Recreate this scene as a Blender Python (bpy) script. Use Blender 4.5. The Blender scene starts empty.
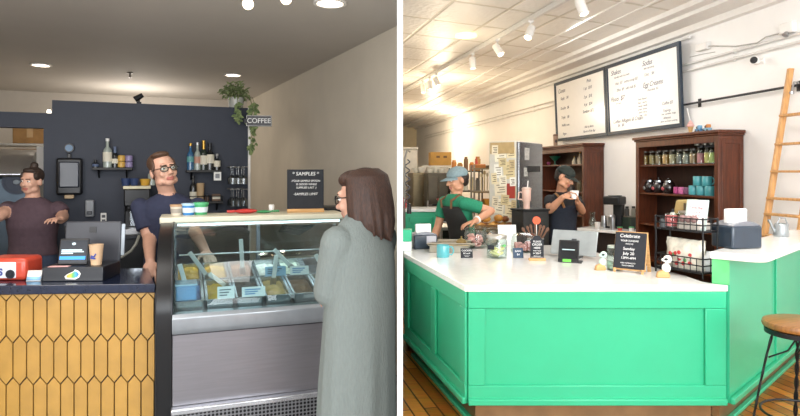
import bpy, bmesh, math, random
from mathutils import Vector, Matrix, Euler
from mathutils.bvhtree import BVHTree
random.seed(11)
SC = bpy.context.scene
C = SC.collection
PI = math.pi
HC, FL, HY = 1.6, 600.0, 172.0            # eye height, focal length in pixels, horizon row
def R(a): return math.radians(a)
def P(px, py, d): return Vector(((px-400)/FL*d, d, HC-(py-HY)/FL*d))
def PX(px, d): return (px-400)/FL*d
def PZ(py, d): return HC-(py-HY)/FL*d
def DZ(py, z): return (HC-z)*FL/(py-HY)    # depth of a point of height z seen on row py
def hit(px, A, u, off=0.0):
    """plan point where the sight line of column px meets the wall line A+u*t moved off towards the room"""
    n = Vector((u[1], -u[0]))
    a = Vector((A[0], A[1])) + n*off
    k = (px-400)/FL
    t = (k*a.y - a.x)/(u[0]-k*u[1])
    return Vector((a.x+u[0]*t, a.y+u[1]*t))

# ------------------------------------------------------------------ materials
def lin(h):
    if isinstance(h, str):
        h = h.lstrip('#'); c = [int(h[i:i+2], 16)/255 for i in (0, 2, 4)]
    else: c = list(h)
    return [x/12.92 if x <= .04045 else ((x+.055)/1.055)**2.4 for x in c]+[1]
MATS = {}
def mat(name, col, rough=.5, metal=0.0, vary=.06, scale=12, bump=0.0, bscale=80, emit=0, ecol=None, coat=0, stretch=None, spec=None, alt=None):
    if name in MATS: return MATS[name]
    m = bpy.data.materials.new(name); m.use_nodes = True
    nt = m.node_tree; b = nt.nodes['Principled BSDF']
    c = lin(col)
    tc = nt.nodes.new('ShaderNodeTexCoord')
    src = tc.outputs['Object']
    if stretch:
        mp = nt.nodes.new('ShaderNodeMapping'); mp.inputs['Scale'].default_value = stretch
        nt.links.new(src, mp.inputs[0]); src = mp.outputs[0]
    nz = nt.nodes.new('ShaderNodeTexNoise'); nz.inputs['Scale'].default_value = scale; nz.inputs['Detail'].default_value = 4
    nt.links.new(src, nz.inputs['Vector'])
    rp = nt.nodes.new('ShaderNodeValToRGB')
    c2 = lin(alt) if alt else [min(1, x*(1+vary)) for x in c[:3]]+[1]
    c1 = c if alt else [x*(1-vary) for x in c[:3]]+[1]
    rp.color_ramp.elements[0].position = .35; rp.color_ramp.elements[1].position = .65
    rp.color_ramp.elements[0].color = c1; rp.color_ramp.elements[1].color = c2
    nt.links.new(nz.outputs['Fac'], rp.inputs[0]); nt.links.new(rp.outputs[0], b.inputs['Base Color'])
    b.inputs['Roughness'].default_value = rough; b.inputs['Metallic'].default_value = metal
    if coat: b.inputs['Coat Weight'].default_value = coat; b.inputs['Coat Roughness'].default_value = .08
    if spec is not None: b.inputs['Specular IOR Level'].default_value = spec
    if bump:
        n2 = nt.nodes.new('ShaderNodeTexNoise'); n2.inputs['Scale'].default_value = bscale; n2.inputs['Detail'].default_value = 3
        nt.links.new(src, n2.inputs['Vector'])
        bp = nt.nodes.new('ShaderNodeBump'); bp.inputs['Strength'].default_value = bump; bp.inputs['Distance'].default_value = .01
        nt.links.new(n2.outputs['Fac'], bp.inputs['Height']); nt.links.new(bp.outputs[0], b.inputs['Normal'])
    if emit:
        b.inputs['Emission Color'].default_value = lin(ecol or col); b.inputs['Emission Strength'].default_value = emit
    MATS[name] = m
    return m
def glass(name, tint='#f4fbfa', refl=.05, rough=.03):
    if name in MATS: return MATS[name]
    m = bpy.data.materials.new(name); m.use_nodes = True
    nt = m.node_tree; nt.nodes.clear()
    o = nt.nodes.new('ShaderNodeOutputMaterial'); mx = nt.nodes.new('ShaderNodeMixShader')
    t = nt.nodes.new('ShaderNodeBsdfTransparent'); t.inputs[0].default_value = lin(tint)
    g = nt.nodes.new('ShaderNodeBsdfGlossy'); g.inputs['Roughness'].default_value = rough
    lw = nt.nodes.new('ShaderNodeLayerWeight'); lw.inputs[0].default_value = .25
    ma = nt.nodes.new('ShaderNodeMath'); ma.operation = 'MULTIPLY_ADD'; ma.inputs[1].default_value = .3; ma.inputs[2].default_value = refl
    nt.links.new(lw.outputs['Facing'], ma.inputs[0]); nt.links.new(ma.outputs[0], mx.inputs[0])
    nt.links.new(t.outputs[0], mx.inputs[1]); nt.links.new(g.outputs[0], mx.inputs[2]); nt.links.new(mx.outputs[0], o.inputs[0])
    MATS[name] = m
    return m
def lamp_mat(name, col, strength): return mat(name, col, .4, emit=strength, ecol=col)

# ------------------------------------------------------------------ mesh builder
class MB:
    def __init__(s, M=None):
        s.bm = bmesh.new(); s.mi = 0; s.M = M or Matrix()
    def add(s, vs, fs):
        v = [s.bm.verts.new(s.M @ Vector(p)) for p in vs]
        for f in fs:
            try:
                q = s.bm.faces.new([v[i] for i in f]); q.material_index = s.mi
            except ValueError: pass
        return s
    def box(s, x0, x1, y0, y1, z0, z1):
        return s.add([(x0,y0,z0),(x1,y0,z0),(x1,y1,z0),(x0,y1,z0),(x0,y0,z1),(x1,y0,z1),(x1,y1,z1),(x0,y1,z1)],
                     [(0,3,2,1),(4,5,6,7),(0,1,5,4),(1,2,6,5),(2,3,7,6),(3,0,4,7)])
    def bc(s, c, sz, rot=None):
        M0 = s.M
        s.M = M0 @ Matrix.Translation(Vector(c)) @ (rot.to_4x4() if rot is not None else Matrix())
        s.box(-sz[0]/2, sz[0]/2, -sz[1]/2, sz[1]/2, -sz[2]/2, sz[2]/2); s.M = M0
        return s
    def prism(s, poly, z0, z1, plane='xy'):
        n = len(poly)
        if plane == 'xy': f = lambda p, h: (p[0], p[1], h)
        elif plane == 'xz': f = lambda p, h: (p[0], h, p[1])
        else: f = lambda p, h: (h, p[0], p[1])
        vs = [f(p, z0) for p in poly]+[f(p, z1) for p in poly]
        fs = [tuple(range(n))[::-1], tuple(range(n, 2*n))]+[(i, (i+1) % n, n+(i+1) % n, n+i) for i in range(n)]
        return s.add(vs, fs)
    def lathe(s, prof, c=(0,0,0), n=24, closed=False):
        vs = []; m = len(prof)
        for r, z in prof:
            for k in range(n):
                a = 2*PI*k/n; vs.append((c[0]+r*math.cos(a), c[1]+r*math.sin(a), c[2]+z))
        fs = [(i*n+k, i*n+(k+1) % n, (i+1)*n+(k+1) % n, (i+1)*n+k) for i in range(m-1) for k in range(n)]
        if closed: fs += [((m-1)*n+k, (m-1)*n+(k+1) % n, (k+1) % n, k) for k in range(n)]
        else:
            if prof[0][0] > 1e-5: fs.append(tuple(range(n))[::-1])
            if prof[-1][0] > 1e-5: fs.append(tuple(range((m-1)*n, m*n)))
        return s.add(vs, fs)
    def tube(s, pts, r, n=8, cap=True, loop=False):
        pts = [Vector(p) for p in pts]; m = len(pts)
        rs = r if isinstance(r, (list, tuple)) else [r]*m
        vs = []; up = None
        for i, p in enumerate(pts):
            if loop: t = pts[(i+1) % m]-pts[i-1]
            else: t = pts[min(i+1, m-1)]-pts[max(i-1, 0)]
            t.normalize()
            if up is None:
                up = Vector((0,0,1)) if abs(t.z) < .9 else Vector((1,0,0))
            a = (up-t*up.dot(t)); a.normalize(); b = t.cross(a); up = a
            for k in range(n):
                q = 2*PI*k/n
                vs.append(p+(a*math.cos(q)+b*math.sin(q))*rs[i])
        fs = [(i*n+k, i*n+(k+1) % n, (i+1)*n+(k+1) % n, (i+1)*n+k) for i in range(m-1) for k in range(n)]
        if loop: fs += [((m-1)*n+k, (m-1)*n+(k+1) % n, (k+1) % n, k) for k in range(n)]
        elif cap: fs += [tuple(range(n))[::-1], tuple(range((m-1)*n, m*n))]
        return s.add(vs, fs)
    def ell(s, c, r, rot=None, n=16, m=10):
        if not isinstance(r, (tuple, list)): r = (r, r, r)
        rot = rot or Matrix.Identity(3); c = Vector(c)
        vs = [c+rot @ Vector((0,0,-r[2]))]
        for i in range(1, m):
            t = -PI/2+PI*i/m
            for k in range(n):
                a = 2*PI*k/n
                vs.append(c+rot @ Vector((r[0]*math.cos(t)*math.cos(a), r[1]*math.cos(t)*math.sin(a), r[2]*math.sin(t))))
        vs.append(c+rot @ Vector((0,0,r[2])))
        L = len(vs)-1
        fs = [(0, 1+(k+1) % n, 1+k) for k in range(n)]
        for i in range(m-2):
            b = 1+i*n
            fs += [(b+k, b+(k+1) % n, b+n+(k+1) % n, b+n+k) for k in range(n)]
        b = 1+(m-2)*n
        fs += [(b+k, b+(k+1) % n, L) for k in range(n)]
        return s.add(vs, fs)
    def cap(s, p0, p1, r0, r1, n=14, steps=None):
        """rounded tapered limb"""
        p0, p1 = Vector(p0), Vector(p1); d = p1-p0; L = d.length
        t = d/L if L > 1e-6 else Vector((0,0,1))
        pts = []; rs = []
        for k in (88, 60, 30): pts.append(p0-t*r0*math.sin(R(k))); rs.append(r0*math.cos(R(k)))
        st = steps or max(2, int(L/.03))
        for i in range(st+1): pts.append(p0+d*i/st); rs.append(r0+(r1-r0)*i/st)
        for k in (30, 60, 88): pts.append(p1+t*r1*math.sin(R(k))); rs.append(r1*math.cos(R(k)))
        return s.tube(pts, rs, n)
    def loft(s, rings, n=28, fold=None):
        """rings: (centre, rx, ry, rotz); closed at both ends"""
        vs = []
        for i, (c, rx, ry, rz) in enumerate(rings):
            for k in range(n):
                a = 2*PI*k/n
                f = 1+(fold(a, c[2]) if fold else 0)
                x, y = rx*math.cos(a)*f, ry*math.sin(a)*f
                vs.append((c[0]+x*math.cos(rz)-y*math.sin(rz), c[1]+x*math.sin(rz)+y*math.cos(rz), c[2]))
        m = len(rings)
        fs = [(i*n+k, i*n+(k+1) % n, (i+1)*n+(k+1) % n, (i+1)*n+k) for i in range(m-1) for k in range(n)]
        fs += [tuple(range(n))[::-1], tuple(range((m-1)*n, m*n))]
        return s.add(vs, fs)
    def build(s, name, mats, parent=None, bevel=0, seg=2, angle=38, solid=0):
        bmesh.ops.recalc_face_normals(s.bm, faces=s.bm.faces)
        me = bpy.data.meshes.new(name); s.bm.to_mesh(me); s.bm.free()
        for m in (mats if isinstance(mats, (list, tuple)) else [mats]): me.materials.append(m)
        me.shade_smooth(); me.set_sharp_from_angle(angle=R(angle))
        o = bpy.data.objects.new(name, me); C.objects.link(o)
        if parent is not None: o.parent = parent
        if solid:
            q = o.modifiers.new('solid', 'SOLIDIFY'); q.thickness = solid; q.offset = 0
        if bevel:
            b = o.modifiers.new('bevel', 'BEVEL'); b.width = bevel; b.segments = seg; b.limit_method = 'ANGLE'; b.angle_limit = R(40)
        return o
def thing(name, label, cat, loc=(0,0,0), rz=0, group=None):
    o = bpy.data.objects.new(name, None); C.objects.link(o); o.empty_display_size = .05
    o.location = loc; o.rotation_euler = (0,0,R(rz)); o['label'] = label; o['category'] = cat
    if group: o['group'] = group
    return o
def tag(o, label, cat, group=None, loc=None, rz=None):
    o['label'] = label; o['category'] = cat
    if group: o['group'] = group
    if loc is not None: o.location = loc
    if rz is not None: o.rotation_euler = (0,0,R(rz))
    return o
def struct(o):
    o['kind'] = 'structure'; return o
def dup(root, loc, rz=None, label=None, group=None):
    r = root.copy(); C.objects.link(r); r.location = loc
    if rz is not None: r.rotation_euler = (0,0,R(rz))
    if label: r['label'] = label
    if group: r['group'] = group
    for ch in list(root.children):
        c = ch.copy(); C.objects.link(c); c.parent = r
        for g in list(ch.children):
            d = g.copy(); C.objects.link(d); d.parent = c
    return r
def txt(s, size, m, parent, loc, rz=0, rx=90, align='CENTER', shear=0, name='lettering', bold=0.0):
    cu = bpy.data.curves.new(name, 'FONT'); cu.body = s; cu.size = size; cu.align_x = align; cu.align_y = 'CENTER'
    cu.shear = shear; cu.extrude = .0006; cu.offset = bold
    cu.materials.append(m)
    o = bpy.data.objects.new(name, cu); C.objects.link(o)
    if parent is not None: o.parent = parent
    o.location = loc; o.rotation_euler = (R(rx), 0, R(rz))
    return o
def area(name, loc, rot, sx, sy, power, col=(1,1,1)):
    l = bpy.data.lights.new(name, 'AREA'); l.shape = 'RECTANGLE'; l.size = sx; l.size_y = sy; l.energy = power; l.color = col
    o = bpy.data.objects.new(name, l); C.objects.link(o); o.location = loc; o.rotation_euler = [R(a) for a in rot]
    return o
def spot(name, loc, aim, power, col=(1,1,1), ang=70, blend=.6, rad=.03):
    l = bpy.data.lights.new(name, 'SPOT'); l.energy = power; l.color = col; l.spot_size = R(ang); l.spot_blend = blend; l.shadow_soft_size = rad
    o = bpy.data.objects.new(name, l); C.objects.link(o); o.location = loc
    o.rotation_euler = (Vector(aim)-Vector(loc)).to_track_quat('-Z', 'Y').to_euler()
    return o
def point(name, loc, power, col=(1,1,1), rad=.05):
    l = bpy.data.lights.new(name, 'POINT'); l.energy = power; l.color = col; l.shadow_soft_size = rad
    o = bpy.data.objects.new(name, l); C.objects.link(o); o.location = loc
    return o

# ------------------------------------------------------------------ palette
black = mat('black_plastic', '#15161a', .4)
blackmetal = mat('black_metal', '#101114', .45, .3)
steel = mat('brushed_steel', '#b4b4b6', .3, .9, .08, 6, stretch=(1, 1, 30))
steel2 = mat('worn_steel', '#9a958c', .35, .85, .12, 8)
white = mat('white_paint', '#ece9e4', .5, vary=.02)
paper = mat('paper', '#f0efec', .7, vary=.02)
chalk = mat('chalk', '#e8e8e6', .8, vary=.05)
slate = mat('chalkboard', '#1c1f26', .75, vary=.12, scale=20)
clear = glass('clear_glass')
jarglass = glass('jar_glass', '#f2f8f6', .04, .06)
caseglass = glass('case_glass', '#e6f0f0', .03, .02)
wood_lt = mat('light_wood', '#c79a63', .55, vary=.15, scale=10, stretch=(1, 1, 8))
ink = mat('ink', '#2a2d36', .8)
# ------------------------------------------------------------------ figures
def fuse(mb, name, mats, parent, voxel=.006, smooth=4):
    """one continuous skin over overlapping limbs; each face keeps the cloth or skin of the limb it grew from"""
    bmesh.ops.recalc_face_normals(mb.bm, faces=mb.bm.faces)
    me = bpy.data.meshes.new(name+'_src'); mb.bm.to_mesh(me); mb.bm.free()
    src = bpy.data.objects.new(name+'_src', me); C.objects.link(src)
    r = src.modifiers.new('r', 'REMESH'); r.mode = 'VOXEL'; r.voxel_size = voxel
    if smooth:
        s = src.modifiers.new('s', 'SMOOTH'); s.factor = .5; s.iterations = smooth
    dg = bpy.context.evaluated_depsgraph_get()
    out = bpy.data.meshes.new_from_object(src.evaluated_get(dg))
    mats = mats if isinstance(mats, (list, tuple)) else [mats]
    out.materials.clear()
    for m in mats: out.materials.append(m)
    if len(mats) > 1:
        bv = BVHTree.FromPolygons([v.co for v in me.vertices], [tuple(p.vertices) for p in me.polygons])
        mi = [p.material_index for p in me.polygons]
        for p in out.polygons: p.material_index = mi[bv.find_nearest(p.center)[2]]
    else:
        for p in out.polygons: p.material_index = 0
    out.shade_smooth(); out.name = name
    bpy.data.objects.remove(src); bpy.data.meshes.remove(me)
    o = bpy.data.objects.new(name, out); C.objects.link(o)
    if parent is not None: o.parent = parent
    return o
SKIN, SHIRT, PANTS, SHOE, LIP, UNDER = range(6)
def hand(mb, W, d, n, curl=25, thumb=1, k=1.0):
    mb.mi = SKIN
    W, d, n = Vector(W), Vector(d).normalized(), Vector(n)
    n = (n-d*n.dot(d)).normalized(); s = d.cross(n)
    rot = Matrix((s, n, d)).transposed()
    mb.ell(W+d*.048*k, (.042*k, .018*k, .056*k), rot)
    for i, (o, L) in enumerate(((-.034, .070), (-.0115, .082), (.0115, .088), (.034, .078))):
        if thumb < 0: o = -o
        p = W+(d*.085+s*o)*k; a = R(curl*.5); dd = (d+s*o*2.2).normalized(); r = .0098
        for j in range(3):
            v = dd*math.cos(a)+n*math.sin(a)
            q = p+v*L*k*(.42, .32, .26)[j]
            mb.cap(p, q, r*k, (r-.0012)*k, 8, 2); p = q; r -= .0012; a += R(curl)
    b = W+(d*.022+s*.030*thumb)*k; v = (d*.75+s*.72*thumb+n*.25).normalized()
    q = b+v*.045*k; mb.cap(b, q, .015*k, .0115*k, 8, 2)
    v = (d*.95+s*.35*thumb+n*.35).normalized(); mb.cap(q, q+v*.034*k, .0115*k, .009*k, 8, 2)
def head(mb, c, Rm, k=1.0, jaw=1.0):
    M0 = mb.M; mb.M = M0 @ Matrix.Translation(Vector(c)) @ Rm.to_4x4() @ Matrix.Scale(k, 4)
    mb.mi = SKIN
    mb.ell((0,.015,.032), (.076,.096,.088), n=24, m=16)
    mb.ell((0,-.022,-.025), (.064*jaw,.072,.082), n=24, m=16)
    mb.ell((0,-.048,-.085), (.040*jaw,.036,.030))
    for s in (-1, 1):
        mb.ell((s*.034,-.066,-.03), (.026,.022,.026)); mb.ell((s*.048*jaw,-.02,-.075), (.024,.04,.026))
        mb.ell((s*.079,.012,-.012), (.010,.020,.032)); mb.ell((s*.012,-.096,-.036), (.0095,.010,.009))
    mb.cap((-.034,-.079,.024), (.034,-.079,.024), .013, .013)
    mb.cap((0,-.090,.006), (0,-.109,-.032), .0085, .013)
    mb.mi = LIP
    mb.cap((-.018,-.083,-.062), (.018,-.083,-.062), .0075, .0075); mb.cap((-.014,-.082,-.071), (.014,-.082,-.071), .0075, .0075)
    mb.mi = SKIN
    mb.M = M0
def face_parts(th, c, Rm, brow, k=1.0, glasses=None):
    M = Matrix.Translation(Vector(c)) @ Rm.to_4x4() @ Matrix.Scale(k, 4)
    for s in (-1, 1):
        e = MB(M); e.ell((s*.031,-.080,.001), (.0155,.010,.0085)); eo = e.build('eye', mat('eye_white', '#e6e0da', .25), th)
        e = MB(M); e.ell((s*.031,-.0885,.001), (.0062,.003,.0062)); e.build('iris', mat('iris', '#2b211c', .2), eo)
        e = MB(M); e.cap((s*.014,-.092,.021), (s*.048,-.083,.023), .0045, .003, 8); e.build('eyebrow', brow, th)
    if glasses:
        g = MB(M)
        for s in (-1, 1):
            g.tube([(s*.033+.024*math.cos(a), -.103+.012*abs(math.cos(a))*(1 if s*math.cos(a) > 0 else 0), -.002+.018*math.sin(a)) for a in [2*PI*i/16 for i in range(16)]], .0028, 6, loop=True)
            g.tube([(s*.057,-.094,.004), (s*.079,-.06,.006), (s*.083,.012,.004)], .0026, 6)
        g.tube([(-.009,-.103,.002), (0,-.106,.004), (.009,-.103,.002)], .0026, 6)
        go = g.build('glasses', glasses, th)
        g = MB(M)
        for s in (-1, 1): g.ell((s*.033,-.100,-.002), (.023,.0012,.017))
        g.build('lens', clear, go)
def arm(mb, S, E, W, sleeve=.6, long=False, r=(.050,.041,.028), flare=1.0):
    S, E, W = Vector(S), Vector(E), Vector(W)
    mb.mi = SKIN
    if not long:
        mb.cap(S, E, r[0], r[1]); F = E.lerp(W, .3)
        mb.cap(E, F, r[1], r[1]*1.03); mb.cap(F, W, r[1]*1.03, r[2])
        mb.mi = SHIRT; mb.ell(S+Vector((0,0,-.006)), r[0]+.013)
        mb.tube([S.lerp(E, t) for t in (-.12, 0, .25, .5, .8, 1)] if sleeve >= 1 else [S.lerp(E, sleeve*t) for t in (-.15, 0, .25, .5, .8, 1)],
                [.035, r[0]+.012, r[0]+.015, r[0]+.015, r[0]+.015*flare, r[0]+.014*flare], 16)
    else:
        mb.mi = SHIRT
        mb.cap(S, E, r[0]+.014, r[1]+.013); mb.cap(E, W, r[1]+.013, r[2]+.012)
        mb.mi = SKIN; mb.cap(E.lerp(W, .8), W, r[2], r[2])
def lean_at(z, lean, z0=.92, z1=1.45):
    t = max(0, (z-z0)/(z1-z0)); return Vector((lean[0]*t, lean[1]*t, 0))
def torso(mb, rings, lean=(0,0), tagi=SHIRT, fold=None, n=32):
    mb.mi = tagi
    mb.loft([((lean_at(z, lean).x, lean_at(z, lean).y, z), rx, ry, 0) for z, rx, ry in rings], n, fold)
MALE = [(.88,.165,.115),(.93,.17,.12),(1.0,.168,.118),(1.08,.163,.112),(1.16,.166,.115),(1.24,.178,.122),(1.31,.187,.124),(1.37,.186,.113),(1.41,.168,.098),(1.445,.125,.078),(1.475,.072,.062)]
FEMALE = [(.86,.175,.125),(.92,.178,.128),(1.0,.165,.12),(1.07,.152,.112),(1.14,.155,.118),(1.21,.166,.135),(1.27,.170,.132),(1.33,.166,.108),(1.37,.148,.092),(1.405,.105,.074),(1.43,.066,.058)]
def legs(mb, hw=.095, lean=(0,0), hip=.92, tags=(PANTS, SHOE)):
    for s in (-1, 1):
        mb.mi = tags[0]
        mb.cap((s*hw*.8,0,hip), (s*hw,-.012,.5), .098, .064); mb.cap((s*hw,-.012,.5), (s*hw,.012,.09), .066, .05)
        mb.mi = tags[1]
        mb.cap((s*hw,.02,.045), (s*(hw+.02),-.15,.038), .045, .038)
    mb.mi = tags[0]; mb.ell((0,.005,hip-.0), (.168,.12,.12))
def sheet(rings, lean, z0, z1, half, off, taper=None):
    """front panel of an apron, hung over the torso"""
    mb = MB(); nz, na = 14, 14; vs = []
    def rad(z):
        rr = sorted(rings)
        if z <= rr[0][0]: return rr[0][1]+.006, rr[0][2]+.006
        for (za, xa, ya), (zb, xb, yb) in zip(rr, rr[1:]):
            if za <= z <= zb:
                t = (z-za)/(zb-za); return xa+(xb-xa)*t, ya+(yb-ya)*t
        return rr[-1][1], rr[-1][2]
    for i in range(nz+1):
        z = z0+(z1-z0)*i/nz; rx, ry = rad(z); l = lean_at(z, lean)
        h = half if z < 1.1 else half*(1-.5*min(1, (z-1.1)/.25))
        for k in range(na+1):
            a = R(-90-h+2*h*k/na)
            vs.append((l.x+(rx+off)*math.cos(a), l.y+(ry+off)*math.sin(a), z))
    fs = [(i*(na+1)+k, i*(na+1)+k+1, (i+1)*(na+1)+k+1, (i+1)*(na+1)+k) for i in range(nz) for k in range(na)]
    return mb.add(vs, fs)
def RM(yaw=0, pitch=0, roll=0):
    """head turn: yaw about up (positive to the figure's own left), pitch forward (nod), roll"""
    return (Matrix.Rotation(R(yaw), 3, 'Z') @ Matrix.Rotation(R(roll), 3, 'Y') @ Matrix.Rotation(R(pitch), 3, 'X'))
def W2L(loc, rz):
    M = (Matrix.Translation(Vector(loc)) @ Matrix.Rotation(R(rz), 4, 'Z')).inverted()
    return lambda p: M @ Vector(p)
skin_a = mat('skin_fair', '#c79a84', .5, vary=.05, scale=30)
skin_b = mat('skin_warm', '#c58f70', .5, vary=.05, scale=30)
lip_m = mat('lips', '#a9655a', .45)
jeans = mat('denim', '#39445a', .85, vary=.12, scale=60)
dark_trousers = mat('dark_trousers', '#20222a', .85, vary=.1, scale=60)
shoe_m = mat('shoe_leather', '#1d1a19', .5)
# =================================================================== LEFT ROOM: shell
navy = mat('navy_paint', '#262c3a', .6, vary=.04, bump=.05)
navy_shell = navy
beige = mat('beige_wall', '#cbc2b2', .75, vary=.03, scale=3, bump=.12, bscale=60)
ceil_l = mat('matt_ceiling', '#c6c0b8', .8, vary=.02, scale=2, bump=.05, bscale=90)
A0 = Vector((-2.9, 5.0)); U0 = Vector((math.cos(R(23)), math.sin(R(23))))
NW = (A0, U0)
def wall_item(px, py, off=0.0):
    h = hit(px, A0, U0, off); return Vector((h.x, h.y, PZ(py, h.y)))
def wall_span(p0, p1, off=0.0):
    a, b = hit(p0, A0, U0, off), hit(p1, A0, U0, off); return (a+b)/2, (b-a).length
L0 = 1.602
def local_box(name, m, loc, rz, boxes, bevel=0):
    b = MB()
    for q in boxes: b.box(*q)
    o = b.build(name, m, bevel=bevel); o.location = loc; o.rotation_euler = (0, 0, R(rz)); return o
struct(local_box('wall_back', navy, (A0.x, A0.y, 0), 23, [(0, L0, 0, .14, 0, 2.2)]))
struct(local_box('trim_1', white, (A0.x, A0.y, 0), 23, [(L0, L0+.022, -.004, .144, 0, 2.2)]))
struct(local_box('wall_header', navy, (A0.x, A0.y, 0), 23, [(-1.5, 0, .004, .13, 1.965, 2.09), (-.062, 0, .004, .13, 0, 1.965)]))
beige_dir = Vector((-1.68, 3.44)).normalized(); ang_b = math.degrees(math.atan2(beige_dir.y, beige_dir.x))
b = MB(); b.prism([(-.0095,4.69),(-.0095,4.92),(-2.43,9.87),(-2.52,9.83)], 0, 2.75); struct(b.build('wall_right', beige))
b = MB(); b.box(-1.6, 7, 0, .1, 0, 2.75); o = struct(b.build('wall_left', beige)); o.location = (-3.30, 3.0, 0); o.rotation_euler = (0, 0, R(ang_b))
b = MB(); b.box(-4.6, .1, 0, .1, 0, 2.75); o = struct(b.build('wall_rear', mat('rear_wall_paint', '#c7c0b6', .7, vary=.02))); o.location = (-2.46, 9.78, 0); o.rotation_euler = (0, 0, R(23))
def tile_floor():
    m = mat('dark_floor_tile', '#77726d', .45, vary=.1, scale=4); return m
b = MB(); b.prism([(-8.5,-3), (-.009,-3), (-.009,12.5), (-8.5,12.5)], -.08, 0); struct(b.build('floor_left', tile_floor()))
b = MB(); b.prism([(-8.5,-3), (-.009,-3), (-.009,12.5), (-8.5,12.5)], 2.75, 2.83); struct(b.build('ceiling_left', ceil_l))
b = MB(); b.box(-.0092, .0092, 2.0, 24.3, 0, 3.6); struct(b.build('wall_partition', mat('partition_white', '#f2f1ef', .6, vary=.01)))

# ------------------------------------------------------------------- ceiling fittings
bulb = lamp_mat('lamp_glow', '#fff1dc', 9)
def downlight(px, py, label, r=.085):
    d = DZ(py, 2.745); p = P(px, py, d)
    t = thing('ceiling_downlight', label, 'ceiling light', (p.x, p.y, 2.75), 0, 'recessed ceiling lights')
    q = MB(); q.lathe([(r, 0), (r*1.25, -.002), (r*1.25, -.012), (r, -.014), (r*.97, -.004)], n=28, closed=True); q.build('ring', white, t)
    q = MB(); q.lathe([(.0001, -.003), (r*.96, -.003), (r*.96, -.001), (.0001, -.001)], n=28); q.build('diffuser', bulb, t)
    spot('downlight_beam', (p.x, p.y, 2.72), (p.x, p.y, 0), 18, (1, .87, .7), 110, .8)
downlight(41, 65, 'round white recessed ceiling light high above the woman in maroon tee')
downlight(233, 75, 'round white recessed ceiling light above the potted trailing plant')
downlight(330, 3, 'big round recessed ceiling light highest above the beige wall', .09)
for px, py, lab in ((248, 4, 'glowing globe bulb hanging near the top edge, the one farther from beige wall'), (286, -1, 'glowing globe bulb hanging near the top edge, closer to big recessed light')):
    p = P(px, py, 3.7)
    t = thing('globe_bulb', lab, 'ceiling light', (p.x, p.y, 2.75), 0, 'globe bulbs on the ceiling')
    q = MB(); q.lathe([(.0001, 0), (.035, 0), (.035, -.03), (.018, -.045), (.018, p.z-2.75+.03), (.0001, p.z-2.75+.03)], n=20); q.build('holder', white, t)
    q = MB(); q.ell((0,0,p.z-2.75), .034, n=20, m=14); q.build('bulb', lamp_mat('globe_glow', '#ffe7c0', 7), t)
p = P(130, 77, DZ(77, 2.70))
q = MB(); q.lathe([(.0001,.05),(.035,.05),(.035,.042),(.010,.035),(.008,0),(.022,-.004),(.022,-.008),(.0001,-.008)], n=14)
tag(q.build('fire_sprinkler', mat('dull_brass', '#4a4136', .4, .6)), 'small dark sprinkler head in the middle of the ceiling', 'sprinkler', loc=(p.x, p.y, 2.70))
h = hit(139, A0, U0, -.07)
t = thing('spotlight', 'small black spotlight clipped on top of navy wall', 'spotlight', (h.x, h.y, 2.2), 23)
q = MB(); q.box(-.02,.02,-.03,.03,0,.02); q.tube([(0,0,.02),(0,0,.05)], .008); q.build('clip', blackmetal, t)
q = MB(); q.tube([(-.035,0,.04),(.03,0,.085)], [.028,.02], 12); q.build('lamp_head', blackmetal, t)
h = hit(50.5, A0, U0, -.05)
q = MB(); q.lathe([(.0001,0),(.016,0),(.018,.02),(.012,.036),(.0001,.04)], n=14)
tag(q.build('indicator_lamp', lamp_mat('small_glow', '#fff4e0', 3)), 'tiny lit lamp where the navy wall steps up', 'lamp', loc=(h.x-.03, h.y+.03, 2.09))

# ------------------------------------------------------------------- oven behind the hatch
t = thing('pizza_oven', 'large stainless oven with curved hood and round emblem behind employee', 'oven', (-4.25, 5.83, 0), 23)
q = MB(); q.box(-.75,.62,0,.8,0,1.55); q.build('body', mat('blue_steel','#56636f',.38,.8,.15,4), t, .02)
q = MB(); q.prism([(-.10,1.55),(-.06,1.72),(.02,1.80),(.2,1.84),(.8,1.84),(.8,1.55)], -.78, .62, 'yz'); q.build('hood', mat('polished_steel', '#cfcfd0', .18, .95, .1, 3), t, .03, 3)
q = MB(); q.box(.63,.70,-.08,.8,1.48,1.86); q.build('side_panel', white, t, .008)
q = MB(); M0 = q.M; q.M = Matrix.Translation((.45,-.012,1.50)) @ Matrix.Rotation(R(90),4,'X')
q.lathe([(.0001,.006),(.03,.006),(.03,0),(.035,0),(.035,.004),(.10,.004),(.10,.012),(.125,.012),(.125,0)], n=32); q.build('emblem', mat('emblem_blue', '#27354f', .4), t)
q = MB(); q.ell((.45,-.02,1.50), (.03,.006,.024)); q.build('emblem_badge', mat('badge_grey', '#a9b3bd', .4), t)
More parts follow.
